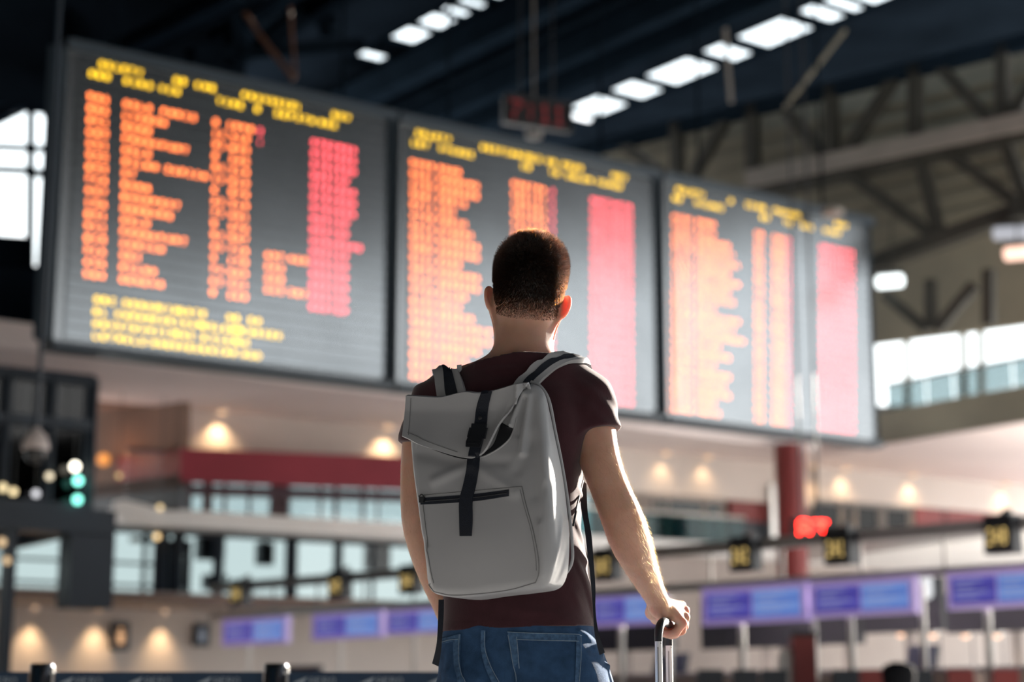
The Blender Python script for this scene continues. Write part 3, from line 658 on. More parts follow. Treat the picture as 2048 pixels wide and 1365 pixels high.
# small lamps seen in and through the dark glazed box
for i, (x, y, c, s, r, lb) in enumerate(((150, 934, (1, .92, .75), 5.0, .05, 'white round lamp, the top one of three stacked at the dark glass'), (156, 962, (.22, .85, .68), 3.6, .05, 'teal round lamp, the middle one of three stacked at the dark glass'), (155, 1000, (.22, .85, .68), 3.0, .05, 'teal round lamp, the lowest of three stacked at the dark glass'),
        (6, 976, (1, .8, .45), 1.3, .045, 'warm little lamp at the far left behind dark glass'), (27, 984, (1, .8, .45), 1.5, .04, 'warm little lamp second from the left behind dark glass'), (99, 953, (1, .85, .6), 1.3, .04, 'warm little lamp right of the dome camera behind dark glass'), (72, 988, (.9, .9, .95), 1.1, .04, 'pale little lamp just below the dome camera'),
        (238, 952, (1, .7, .3), .9, .035, 'amber lamp at the left end of the red band'), (320, 1016, (1, .75, .4), 1.3, .04, 'amber lamp above the white mezzanine edge at the left'), (314, 1074, (1, .7, .35), 1.8, .045, 'amber lamp below the white mezzanine edge at the left'), (4, 1085, (1, .7, .4), .9, .045, 'amber lamp at the left frame edge beside the narrow pier'), (14, 1122, (1, .7, .4), .9, .04, 'lower amber lamp at the left frame edge'))):
    p = BP.hit(x, y, -.15 if i < 3 else -.1) if i not in (7, 8, 9) else MP.hit(x, y, -.2 if i == 9 else -.9)
    ct = lastz if i in (1, 2) else 4.44 if i < 7 else ZS - .01 if i < 9 else 3.47 if i == 9 else zb1
    lastz = p[2] - r
    t = thing('globe_lamp', lb, 'lamp', p, 'small globe lamps at the left')
    obj('globe', MB().lathe(p, [(r * math.sin(a), -r * math.cos(a)) for a in np.linspace(.15, math.pi - .15, 8)], 12), lamp_mat('globe_%d' % i, c, s), t, True)
    obj('cord', MB().tube([p + UP * r, np.array([p[0], p[1], ct])], .006, 6), M_black, t)
# glowing tubes high at the right; the first is made up for a small window
for i, (x0, x1, y, c, s, lb) in enumerate(((1757, 1803, 565, (.92, 1, 1), 2.2, 'bright white tube light right beside the right departure board'), (2012, 2056, 509, (1, .62, .48), 1.6, 'pinkish floodlight high at the right edge'), (1990, 2060, 468, (.8, .82, .9), .5, 'pale tube light above the pinkish floodlight'))):
    a, b = TP.hit(x0, y, -.3 - .35 * (i == 1)), TP.hit(x1, y - 4, -.3 - .35 * (i == 1)); t = thing('tube_light', lb, 'lamp', (a + b) / 2)
    obj('tube', MB().tube([a, b], .10, 10), lamp_mat('tube_%d' % i, c, s), t, True); obj('reflector', MB().bar(a + UP * .13, b + UP * .13, .14, .03), M_olive_steel, t)
    obj('hanger', MB().tube([(a + b) / 2 + UP * .1, (a + b) / 2 + UP * 1.2 - TP.n * .2], .012), M_olive_steel, t)

# ------------------------------------------------------------------ dome camera on its pole
p = atY(72, 885, 14.0); r = .095
t = thing('dome_camera', 'white dome camera hanging on a long dark pole at the left', 'camera', p)
M_camw = mat('camera_white', (0.50, 0.44, 0.42), 0.5, var=0)
obj('housing', MB().lathe(p, [(.105, -.06), (.105, -.02), (.075, .06), (.03, .10), (.02, .12)], 20), M_camw, t, True)
obj('dome', MB().lathe(p, [(.02, -.17), (.05, -.16), (.075, -.13), (.083, -.09), (.083, -.06)], 20), mat('dome_black', (.006, .008, .01), .2, var=0), t, True)
obj('pole', MB().tube([p + UP * .1, np.array([p[0], p[1], ZC])], .019, 10), M_navy, t)

# ------------------------------------------------------------------ check-in row: number signs on a rail, paired screens on poles
ZD = 1.85
CR = VPlane(atZ(508, 1263, ZD), atZ(1970, 1174, ZD))
ce = CR.e
if np.dot(ce, [1, 0, 0]) < 0: CR.e = ce = -ce
L_sign = lamp_mat('sign_yellow', (1.0, .70, .24), 1.15)
M_lilac = mat('screen_frame_lilac', (0.50, 0.42, 0.66), 0.4, emit=(.36, .26, .62), es=.35, var=0)  # frame is no lamp; a faint violet glow is put into it
def screen_mat(name, c0, c1, s):
    m = bpy.data.materials.new(name); m.use_nodes = True; n = m.node_tree; b = n.nodes['Principled BSDF']; b.inputs['Base Color'].default_value = (.02, .02, .03, 1); b.inputs['Roughness'].default_value = .25
    t = n.nodes.new('ShaderNodeTexCoord'); w = n.nodes.new('ShaderNodeTexWave'); w.bands_direction = 'Z'; w.inputs['Scale'].default_value = 2.2; w.inputs['Distortion'].default_value = 1.0
    r = n.nodes.new('ShaderNodeValToRGB'); r.color_ramp.elements[0].color = c0 + (1,); r.color_ramp.elements[1].color = c1 + (1,)
    n.links.new(t.outputs['Object'], w.inputs[0]); n.links.new(w.outputs['Fac'], r.inputs[0]); n.links.new(r.outputs[0], b.inputs['Emission Color']); b.inputs['Emission Strength'].default_value = s
    return m
SC_a = screen_mat('screen_violet', (.055, .045, .30), (.10, .09, .42), .75); SC_b = screen_mat('screen_blue', (.09, .17, .50), (.16, .27, .62), .80)
SC_txt = lamp_mat('screen_text', (.55, .60, .85), .45)
DESK = [(444, 572, 1236, 1290), (624, 762, 1226, 1280), (772, 905, 1222, 1272), (930, 1070, 1210, 1262), (1182, 1322, 1186, 1252), (1403, 1612, 1170, 1247), (1620, 1829, 1158, 1232), (1893, 2102, 1138, 1216)]
DL = ['leftmost', 'second from the left', 'third from the left', 'hidden behind the man', 'behind the right arm of the man', 'right of the suitcase handle', 'right of the red number display column', 'at the right edge']
for i, (x0, x1, y0, y1) in enumerate(DESK):
    if i == 3: continue
    q = CR.hit(.5 * (x0 + x1), .5 * (y0 + y1))
    s0 = CR.sz(x0, .5 * (y0 + y1))[0]; s1 = CR.sz(x1, .5 * (y0 + y1))[0]
    if s1 < s0: s0, s1 = s1, s0
    zc = ZD if i < 4 else q[2]; hh = .5 * (CR.sz(.5 * (x0 + x1), y0)[1] - CR.sz(.5 * (x0 + x1), y1)[1])
    t = thing('check_in_display', 'violet and blue check-in screen pair in lilac frame, ' + DL[i], 'display', CR.pt((s0 + s1) / 2, zc - hh), 'check-in screens')
    obj('frame', MB().prism([CR.pt(s0, zc - hh), CR.pt(s1, zc - hh), CR.pt(s1, zc + hh), CR.pt(s0, zc + hh)], -CR.n * .08), M_lilac, t)
    sm = .5 * (s0 + s1); w = s1 - s0; k = .05 * w
    for a, b, sm_ in ((s0 + k, sm - .01 * w, SC_a), (sm + .01 * w, s1 - k, SC_b)):
        sc = obj('screen', MB().prism([CR.pt(a, zc - hh * .72, .006), CR.pt(b, zc - hh * .72, .006), CR.pt(b, zc + hh * .66, .006), CR.pt(a, zc + hh * .66, .006)], -CR.n * .004), sm_, t)
        m = MB()
        for j, (q0, q1) in enumerate(((.1, .7), (.1, .5), (.1, .8), (.1, .6))):
            z = zc + hh * (.42 - .28 * j); m.add([CR.pt(a + (b - a) * q0, z, .009), CR.pt(a + (b - a) * q1, z, .009), CR.pt(a + (b - a) * q1, z + hh * .06, .009), CR.pt(a + (b - a) * q0, z + hh * .06, .009)], [(0, 1, 2, 3)])
        obj('screen_text', m, SC_txt, sc)['kind'] = 'stuff'
    m = MB().tube([CR.pt(s0 + w * .30, 0, -.14), CR.pt(s0 + w * .30, zc + .1, -.14)], .035 if i > 3 else .02, 10); obj('pole', m, M_alu, t)
    if i > 3: obj('pole', MB().tube([CR.pt(s1 - w * .02, 0, -.14), CR.pt(s1 - w * .02, zc + .1, -.14)], .03, 10), M_alu, t)
SIGN = [(485, 1186, '246'), (683, 1170, '245'), (826, 1166, '244'), (1218, 1131, '243'), (1494, 1113, '242'), (1685, 1096, '241'), (2008, 1070, '240')]
ZG = 2.31
GP = VPlane(atZ(485, 1186, ZG), atZ(2008, 1070, ZG))
if GP.e[0] < 0: GP.e = -GP.e
sr0, sr1 = GP.sz(410, 1190)[0], GP.sz(2150, 1060)[0]
t = thing('sign_rail', 'grey rail on hangers running along above the check-in screens', 'rail', GP.pt(sr0, ZG + .1, -.1))
obj('rail', MB().bar(GP.pt(sr0, ZG + .10, -.12), GP.pt(sr1, ZG + .10, -.12), .06, .055), M_grey, t)
for k in range(14):
    s = sr0 + (sr1 - sr0) * (k + .5) / 14; obj('hanger', MB().tube([GP.pt(s, ZG - .28, -.12), GP.pt(s, ZG + .1, -.12)], .014), M_grey, t)
obj('lower_rail', MB().bar(GP.pt(sr0, ZG - .28, -.12), GP.pt(sr1, ZG - .28, -.12), .04, .04), M_alu, t)
for i, (x, y, n) in enumerate(SIGN):
    s = GP.sz(x, y)[0]; h = .170; w = .145
    t = thing('gate_number_sign', 'black box sign with a yellow check-in number, ' + ['leftmost of the row', 'second from the left', 'third from the left, beside the backpack', 'just left of the right forearm', 'left of the glowing red number', 'right of the glowing red number', 'at the right edge'][i], 'sign', GP.pt(s, ZG - h, .02), 'check-in number signs')
    obj('box', MB().prism([GP.pt(s - w, ZG - h, .10), GP.pt(s + w, ZG - h, .10), GP.pt(s + w * .95, ZG + h, .10), GP.pt(s - w * .95, ZG + h, .10)], -GP.n * .16), M_black, t)
    m = MB(); dots(m, GP, s - w * .74, ZG - .02, n, w * 1.48 / 3, h * .85, 0, .105, .80); obj('number', m, L_sign, t)['kind'] = 'stuff'
    obj('bracket', MB().bar(GP.pt(s, ZG + h, .0), GP.pt(s, ZG + h + .05, -.1), .03, .02), M_black, t)
# counters and the dark panels behind the screens
CB = VPlane(CR.o - CR.n * 1.6, CR.o - CR.n * 1.6 + CR.e)
if CB.e[0] < 0: CB.e = -CB.e
for i, (x0, x1, y0, y1, m, nm, lb) in enumerate(((1400, 1640, 1200, 1292, M_black, 'desk_screen_panel', 'black panel behind the screens right of the suitcase handle'), (1640, 1722, 1225, 1288, M_black, 'desk_screen_panel', 'black panel under the screens right of the red kiosk'), (1722, 1885, 1150, 1262, M_black, 'desk_screen_panel', 'tall black panel with a white lamp between the two right pairs of screens'), (1890, 2150, 1190, 1258, M_black, 'desk_screen_panel', 'black panel under the screens at the right edge'),
        (1140, 1345, 1236, 1300, M_black, 'desk_screen_panel', 'black panel behind the suitcase handle'))):
    s0, z1 = CB.sz(x0, y0); s1, z0 = CB.sz(x1, y1)
    t = thing(nm, lb, 'panel', CB.pt((s0 + s1) / 2, z0)); obj('panel', MB().prism([CB.pt(s0, z0), CB.pt(s1, z0), CB.pt(s1, z1), CB.pt(s0, z1)], -CB.n * .08), m, t)
    obj('post', MB().bar(CB.pt((s0 + s1) / 2, 0, -.12), CB.pt((s0 + s1) / 2, z1, -.12), .05, .03), M_grey, t)
    if i == 2:
        q = CB.hit(1854, 1174, -.06); obj('lamp', MB().lathe(q, [(.03, -.12), (.06, -.08), (.06, .08), (.03, .12)], 12), lamp_mat('panel_lamp', (.9, .92, .95), .75), t, True)
cz = [(380, 700, 'grey front check-in desk at the far left of the row'), (700, 1080, 'grey front check-in desk behind the backpack'), (1130, 1400, 'pale check-in desk behind the suitcase handle'), (1400, 1640, 'pale check-in desk left of the red kiosk post'), (1640, 1890, 'pale check-in desk right of the red kiosk post'), (1890, 2150, 'pale check-in desk at the right edge')]
for i, (x0, x1, lb) in enumerate(cz):
    s0, s1 = CR.sz(x0, 1330)[0] + .05, CR.sz(x1, 1330)[0] - .05
    t = thing('check_in_desk', lb, 'desk', CR.pt((s0 + s1) / 2, 0, -.9), 'check-in desks')
    zz = 1.14
    mm = M_grey if i < 2 else M_beige
    obj('front', MB().prism([CR.pt(s0, 0, -.5), CR.pt(s1, 0, -.5), CR.pt(s1, zz, -.5), CR.pt(s0, zz, -.5)], -CR.n * .05), mm, t)
    obj('counter_top', MB().prism([CR.pt(s0 - .02, zz, -.42), CR.pt(s1 + .02, zz, -.42), CR.pt(s1 + .02, zz, -1.15), CR.pt(s0 - .02, zz, -1.15)], (0, 0, .04)), M_grey, t)
    for s in (s0, s1 - .05): obj('side_panel', MB().prism([CR.pt(s, 0, -.55), CR.pt(s + .05, 0, -.55), CR.pt(s + .05, 0, -1.1), CR.pt(s, 0, -1.1)], (0, 0, zz)), mm, t)
    a, b = s0 + .3 * (s1 - s0), s0 + .55 * (s1 - s0)
    obj('screen_hood', MB().prism([CR.pt(a, zz + .04, -.7), CR.pt(b, zz + .04, -.7), CR.pt(b, zz + .26, -.76), CR.pt(a, zz + .26, -.76)], -CR.n * .05), M_navy, t)
    obj('baggage_belt_rim', MB().bar(CR.pt(s0 + .62 * (s1 - s0), .62, -.46), CR.pt(s1 - .05, .62, -.46), .05, .04), M_alu, t)
# red kiosk post
q = atY(1606, 1330, 16.2); w = .10
t = thing('kiosk_post', 'slim red kiosk post with a pale rounded side at the bottom right', 'kiosk', (q[0], q[1], 0))
zt = float(atY(1606, 1275, 16.2)[2])
obj('body', MB().box((q[0], q[1], zt / 2), (w, .12, zt / 2)), M_dred, t)
obj('side_cover', MB().lathe((q[0] - w - .05, q[1], 0), [(.07, 0), (.07, zt - .18), (.04, zt - .1)], 16), M_white, t, True)
obj('cap', MB().box((q[0], q[1], zt + .02), (w + .01, .13, .02)), M_black, t)
# seats at the right bottom
for i, (x, c, lb) in enumerate(((1420, M_navy, 'dark blue seat back left of the red kiosk post'), (1490, M_navy, 'dark blue seat back second left of the red kiosk post'), (1548, M_navy, 'dark blue seat back beside the pale side of the red kiosk post'), (1690, M_navy, 'dark blue seat back right of the red kiosk post'), (1745, M_dred, 'red seat back left of the black chair at the bottom right'), (1838, M_navy, 'dark blue seat back right of the black chair'), (1920, M_dred, 'red seat back near the right edge'), (2010, M_dred, 'red seat back at the right edge'))):
    q = atY(x, 1345, 15.5); zt = float(atY(x, 1340, 15.5)[2]); t = thing('waiting_seat', lb, 'seat', (q[0], q[1], 0), 'waiting seats at the bottom right')
    obj('backrest', MB().box((q[0], q[1], zt - .2), (.11, .03, .2)), c, t); obj('seat', MB().box((q[0], q[1] - .2, .62), (.11, .2, .03)), c, t); obj('leg', MB().tube([(q[0], q[1] - .15, 0), (q[0], q[1] - .15, .62)], .025), M_alu, t)
q = atY(1797, 1345, 14.5)
t = thing('office_chair', 'black high backed office chair at the bottom right', 'chair', (q[0], q[1], 0))
M_chairb = mat('chair_fabric', (.012, .013, .016), .95, spec=.1, var=0)
obj('backrest', MB().lathe((q[0], q[1], float(atY(1797, 1348, 14.5)[2])), [(.04, -.16), (.12, -.12), (.14, 0), (.12, .06), (.05, .09)], 16), M_chairb, t, True); obj('seat', MB().box((q[0], q[1] - .1, .58), (.2, .2, .04)), M_black, t); obj('stem', MB().tube([(q[0], q[1] - .1, .05), (q[0], q[1] - .1, .56)], .03), M_black, t); obj('back_post', MB().bar((q[0], q[1] + .03, .58), (q[0], q[1] + .03, 1.0), .03, .02), M_black, t)
for k in range(5):
    a = 2 * math.pi * k / 5; obj('foot', MB().bar((q[0], q[1] - .1, .05), (q[0] + .26 * math.cos(a), q[1] - .1 + .26 * math.sin(a), .03), .025, .02), M_black, t)
# two small door signs at the lower left
for i, (x, y, w, h, lb, c) in enumerate(((228, 1274, .13, .20, 'dark sign with a warm lit figure on the lower left wall', (1.0, .55, .28)), (390, 1272, .12, .17, 'dark blue sign with a pale pictogram on the lower left wall', (.45, .5, .6)))):
    s, z = MP.sz(x, y); t = thing('wall_sign', lb, 'sign', MP.pt(s, z - h, .25))
    obj('plate', MB().prism([MP.pt(s - w, z - h, .28), MP.pt(s + w, z - h, .28), MP.pt(s + w, z + h, .28), MP.pt(s - w, z + h, .28)], -MP.n * .06), M_navy, t)
    m = MB().lathe(MP.pt(s, z + h * .45, .285), [(.03, -.012), (.03, 0.0)], 12, [MP.e, UP, MP.n]); m.prism([MP.pt(s - .04, z - h * .6, .285), MP.pt(s + .04, z - h * .6, .285), MP.pt(s + .055, z + h * .2, .285), MP.pt(s - .055, z + h * .2, .285)], MP.n * .004)
    obj('pictogram', m, lamp_mat('pictogram_%d' % i, c, .75 if i == 0 else .3), t)

# ------------------------------------------------------------------ belt barrier
YB = 6.4
M_belt = mat('belt_navy', (0.010, 0.035, 0.075), 0.7, scale=40, var=0.1); M_post = mat('post_dark_metal', (0.035, 0.038, 0.045), 0.3, 0.8, var=0)
M_mark = mat('belt_print', (0.30, 0.36, 0.42), 0.7, var=0)
px = [(-290, 1318), (84, 1325), (552, 1331), (1010, 1338)]
zt = float(np.mean([atY(x, y, YB)[2] for x, y in px])); pp = [atY(x, 1350, YB) for x, _ in px]
for i, p in enumerate(pp):
    if i == 0: continue
    lb = ['', 'dark belt barrier post at the left edge of the picture', 'dark belt barrier post left of the hanging backpack strap', 'dark belt barrier post hidden behind the man'][i]
    t = thing('barrier_post', lb, 'barrier', (p[0], p[1], 0), 'belt barrier posts')
    obj('base', MB().lathe((p[0], p[1], 0), [(.17, 0), (.17, .012), (.15, .03), (.05, .04)], 28), M_post, t, True)
    obj('pole', MB().lathe((p[0], p[1], 0), [(.032, .03), (.032, zt - .11)], 20), M_post, t, True)
    obj('head', MB().lathe((p[0], p[1], 0), [(.040, zt - .115), (.042, zt - .11), (.042, zt - .006), (.038, zt)], 24), M_post, t, True)
    obj('edge_strip', MB().lathe((p[0] + .040, p[1] - .012, 0), [(.006, zt - .11), (.006, zt - .01)], 8), M_alu, t, True)
    obj('label_plate', MB().box((p[0] - .005, p[1] - .042, zt - .06), (.012, .003, .045)), M_duct, t)
BTX = 'AERO'
for i in range(3):
    a, b = pp[i], pp[i + 1]
    o = obj('barrier_belt', MB().box(((a[0] + b[0]) / 2, YB, zt - .058), ((b[0] - a[0]) / 2 - .045, .0012, .029)), M_belt)
    tag(o, ['navy barrier belt running out of the picture at the left', 'navy barrier belt between the two visible posts', 'navy barrier belt from the second post to behind the man'][i], 'belt', 'navy barrier belts')
    P = VPlane((a[0], YB, 0), (b[0], YB, 0)); n = 3
    for k in range(n):
        x = a[0] + (b[0] - a[0]) * (k + .6) / (n + .4) - a[0]; m = MB()
        m.prism([P.pt(x - .085, zt - .068, .004), P.pt(x - .045, zt - .068, .004), P.pt(x - .03, zt - .045, .004), P.pt(x - .055, zt - .055, .004)], P.n * .0005)
        dots(m, P, x - .025, zt - .058, BTX, .024, .022, 0, .004); obj('print', m, M_mark, o)['kind'] = 'stuff'
# ------------------------------------------------------------------ implicit surfaces for the figure, the clothes and the bag
def smin(a, b, k):
    h = np.clip(0.5 + 0.5 * (b - a) / k, 0, 1); return b + (a - b) * h - k * h * (1 - h)
def smax(a, b, k): return -smin(-a, -b, k)
class Field:
    """a list of primitives joined smoothly; each knows a bounding ball so that far ones are skipped"""
    def __init__(s): s.p = []; s.post = None
    def _add(s, f, c, r, k): s.p.append((f, np.asarray(c, float), r, k)); return s
    def cap(s, a, b, ra, rb=None, k=.02):
        a = np.asarray(a, float); b = np.asarray(b, float); rb = ra if rb is None else rb; d = b - a; L2 = np.dot(d, d) + 1e-12
        def f(P):
            t = np.clip(((P - a) @ d) / L2, 0, 1); return np.linalg.norm(P - a - t[:, None] * d, axis=1) - (ra + (rb - ra) * t)
        return s._add(f, (a + b) / 2, math.sqrt(L2) / 2 + max(ra, rb), k)
    def chain(s, P, R, k=.02):
        for i in range(len(P) - 1): s.cap(P[i], P[i + 1], R[i], R[i + 1], k)
        return s
    def ell(s, c, r, ax=None, k=.02):
        c = np.asarray(c, float); r = np.asarray(r, float); A = np.eye(3) if ax is None else np.asarray(ax, float)
        def f(P):
            q = (P - c) @ A.T; k0 = np.linalg.norm(q / r, axis=1); k1 = np.linalg.norm(q / (r * r), axis=1) + 1e-9; return k0 * (k0 - 1) / k1
        return s._add(f, c, float(max(r)), k)
    def fun(s, f, c, r, k=.02): return s._add(f, c, r, k)
    def __call__(s, P, bc=None, br=None):
        d = np.full(len(P), 0.5)
        for f, c, r, k in s.p:
            if bc is not None:
                g = np.linalg.norm(bc - c) - r - br
                if g > .07: d = np.minimum(d, g) if g < .5 else d; continue
            d = smin(d, f(P), k)
        return s.post(P, d, bc, br) if s.post else d
def loft(tab):
    """elliptic trunk from rows (z, cx, cy, a, b), turned by yaw"""
    T = np.array(sorted(tab)); zs = T[:, 0]
    def f(P, yaw=0.0):
        z = np.clip(P[:, 2], zs[0], zs[-1]); v = [np.interp(z, zs, T[:, i]) for i in range(1, 5)]
        dx, dy = P[:, 0] - v[0], P[:, 1] - v[1]; c, s_ = math.cos(yaw), math.sin(yaw)
        x = c * dx - s_ * dy; y = s_ * dx + c * dy
        e = 2.5; q = (np.abs(x / v[2]) ** e + np.abs(y / v[3]) ** e) ** (1 / e)
        d = (q - 1) * np.minimum(v[2], v[3]); dz = np.maximum(zs[0] - P[:, 2], P[:, 2] - zs[-1])
        return np.where(dz > 0, np.sqrt(np.maximum(d, 0) ** 2 + dz ** 2), np.maximum(d, dz * .8))
    return f
def surface(F, lo, hi, h, B=20):
    """surface nets over sparse blocks"""
    lo = np.asarray(lo, float); n = np.ceil((np.asarray(hi) - lo) / h).astype(int) + 2
    NX, NY, NZ = [int(-(-k // B) * B) for k in n]; SY, SX = NZ + 1, (NZ + 1) * (NY + 1)
    g = np.arange(B + 1); I, J, K = np.meshgrid(g, g, g, indexing='ij'); loc = np.stack([I, J, K], -1).reshape(-1, 3)
    br = math.sqrt(3) * B * h / 2
    corner = np.array([[i, j, k] for i in (0, 1) for j in (0, 1) for k in (0, 1)])
    E = [(a, b) for a in range(8) for b in range(a + 1, 8) if np.abs(corner[a] - corner[b]).sum() == 1]
    ids = []; pos = []; quads = []
    for bi in range(0, NX, B):
        for bj in range(0, NY, B):
            for bk in range(0, NZ, B):
                o = np.array([bi, bj, bk]); c = lo + (o + B / 2) * h
                if abs(F(c[None], c, br)[0]) > br * 1.25 + .03: continue
                P = lo + (loc + o) * h; V = F(P, c, br).reshape(B + 1, B + 1, B + 1)
                if V.min() > 0 or V.max() < 0: continue
                C = np.stack([V[i:i + B, j:j + B, k:k + B] for i, j, k in corner], -1); s = C < 0; m = s.any(-1) & ~s.all(-1)
                w = np.argwhere(m); cv = C[m]
                if len(w) == 0: continue
                acc = np.zeros((len(w), 3)); cnt = np.zeros(len(w))
                for a, b in E:
                    va, vb = cv[:, a], cv[:, b]; x = (va < 0) != (vb < 0)
                    t = np.where(x, va / np.where(x, va - vb, 1), 0)[:, None]
                    acc += np.where(x[:, None], corner[a] + t * (corner[b] - corner[a]), 0); cnt += x
                gi = w + o; ids.append(gi[:, 0] * SX + gi[:, 1] * SY + gi[:, 2]); pos.append(lo + (gi + acc / cnt[:, None]) * h)
                sg = V < 0
                for ax in range(3):
                    a = sg[:B, :B, :B]; b = sg[1:, :B, :B] if ax == 0 else sg[:B, 1:, :B] if ax == 1 else sg[:B, :B, 1:]
                    q = np.argwhere(a != b)
                    if len(q) == 0: continue
                    fl = a[tuple(q.T)]; G = q + o; base = G[:, 0] * SX + G[:, 1] * SY + G[:, 2]
                    u, v = ((SY, 1), (1, SX), (SX, SY))[ax]
                    Q = np.stack([base, base - u, base - u - v, base - v], 1); Q[~fl] = Q[~fl][:, ::-1]; quads.append(Q)
    ids = np.concatenate(ids); pos = np.concatenate(pos); quads = np.concatenate(quads)
    order = np.argsort(ids); ids = ids[order]; pos = pos[order]
    k = np.clip(np.searchsorted(ids, quads), 0, len(ids) - 1); ok = (ids[k] == quads).all(1); k = k[ok]
    return pos, k
def relax(V, F, n=1, lam=.5):
    e = np.concatenate([F[:, [i, (i + 1) % 4]] for i in range(4)]); 
    for _ in range(n):
        S_ = np.zeros_like(V); c = np.zeros(len(V))
        np.add.at(S_, e[:, 0], V[e[:, 1]]); np.add.at(c, e[:, 0], 1); np.add.at(S_, e[:, 1], V[e[:, 0]]); np.add.at(c, e[:, 1], 1)
        V = V + lam * (S_ / np.maximum(c, 1)[:, None] - V)
    return V
def bvh_of(V, F): return BVHTree.FromPolygons([tuple(p) for p in V.tolist()], [tuple(q) for q in F.tolist()])
def conform(bvh, x, y, off=0.0, Yg=3.8):
    """the point of a surface seen at a pixel, lifted off it; the nearest point where the ray passes by"""
    d = nrm(D(x, y)); h = bvh.ray_cast(Vector(CAM), Vector(d))
    if h[0] is None:
        p = atY(x, y, Yg); h = bvh.find_nearest(Vector(p))
    n = np.array(h[1]); 
    if np.dot(n, d) > 0: n = -n
    return np.array(h[0]) + n * off
def sheet(rows, thick, wrap=False):
    """solid ribbon from rows of points (front side) pushed back along their mean normal"""
    R = [[np.asarray(p, float) for p in r] for r in rows]; n, m = len(R), len(R[0]); N = []
    for i in range(n):
        for j in range(m):
            a = R[min(i + 1, n - 1)][j] - R[max(i - 1, 0)][j]; b = R[i][min(j + 1, m - 1)] - R[i][max(j - 1, 0)]; c = nrm(np.cross(a, b))
            N.append(c)
    P = [p for r in R for p in r]
    if np.mean([np.dot(c, p - CAM) for c, p in zip(N, P)]) > 0: N = [-c for c in N]
    Q = [p - c * thick for p, c in zip(P, N)]; o = n * m; F = []
    for i in range(n - 1):
        for j in range(m - 1):
            a, b, c, d = i * m + j, i * m + j + 1, (i + 1) * m + j + 1, (i + 1) * m + j; F += [(a, b, c, d), (o + d, o + c, o + b, o + a)]
    bd = [j for j in range(m)] + [i * m + m - 1 for i in range(1, n)] + [(n - 1) * m + j for j in range(m - 2, -1, -1)] + [i * m for i in range(n - 2, 0, -1)]
    for i in range(len(bd)): a, b = bd[i], bd[(i + 1) % len(bd)]; F.append((a, o + a, o + b, b))
    return MB().add(P + Q, F)
def spline(P, n):
    """Catmull-Rom through 2-D or 3-D points"""
    P = np.asarray(P, float); P = np.vstack([2 * P[0] - P[1], P, 2 * P[-1] - P[-2]]); m = len(P) - 3; out = []
    for t in np.linspace(0, m - 1e-6, n):
        i = int(t); u = t - i; a, b, c, d = P[i:i + 4]
        out.append(.5 * (2 * b + (c - a) * u + (2 * a - 5 * b + 4 * c - d) * u * u + (3 * b - a - 3 * c + d) * u ** 3))
    return np.array(out)
def ribbon(bvh, left, right, off, thick, n=24, m=5, Yg=3.8):
    A, B_ = spline(left, n), spline(right, n)
    return sheet([[conform(bvh, *(a + (b - a) * j / (m - 1)), off, Yg) for j in range(m)] for a, b in zip(A, B_)], thick)
# ------------------------------------------------------------------ the traveller seen from behind
PY = 3.8
def K(x, y, dy=0.0): return atY(x, y, PY + dy)
sp = 1.07e-3
BY = math.radians(14)                                      # his trunk is turned a little to the right
def skin_mat():
    m = mat('skin', (0.53, 0.31, 0.225), 0.5, var=0.07, scale=28, bump=.12, bscale=420); n = m.node_tree; b = n.nodes['Principled BSDF']
    at = n.nodes.new('ShaderNodeAttribute'); at.attribute_name = 'hairmask'
    l = b.inputs['Base Color'].links[0].from_socket; mx = n.nodes.new('ShaderNodeMix'); mx.data_type = 'RGBA'
    n.links.new(at.outputs['Fac'], mx.inputs['Factor']); n.links.new(l, mx.inputs[6]); mx.inputs[7].default_value = (.020, .014, .011, 1); n.links.new(mx.outputs[2], b.inputs['Base Color'])
    b.inputs['Subsurface Weight'].default_value = .85; b.inputs['Subsurface Radius'].default_value = (1.0, .28, .14); b.inputs['Subsurface Scale'].default_value = .016
    return m
M_skin = skin_mat()
M_shirt = mat('maroon_cotton', (0.046, 0.015, 0.020), 0.85, var=.12, scale=30, bump=.25, bscale=500, spec=.15, sheen=.25)
M_jean = mat('blue_denim', (0.036, 0.085, 0.175), 0.85, var=.22, scale=45, bump=.5, bscale=700, spec=.15)
M_seam = mat('denim_seam', (0.075, 0.150, 0.270), 0.85, var=.3, scale=120, bump=.5, bscale=700, spec=.15)
M_thread = mat('seam_thread', (0.21, 0.29, 0.37), 0.8, var=.1, scale=200)
M_bag = mat('grey_coated_fabric', (0.385, 0.395, 0.41), 0.42, var=.03, scale=5, bump=.05, bscale=300, spec=.45)
M_bagd = mat('grey_stitching', (0.17, 0.175, 0.18), 0.6, var=0)
M_web = mat('navy_webbing', (0.008, 0.012, 0.022), 0.6, var=.15, scale=90, bump=.4, bscale=500)
M_dark = mat('dark_lining', (0.004, 0.005, 0.008), 0.8, var=0)

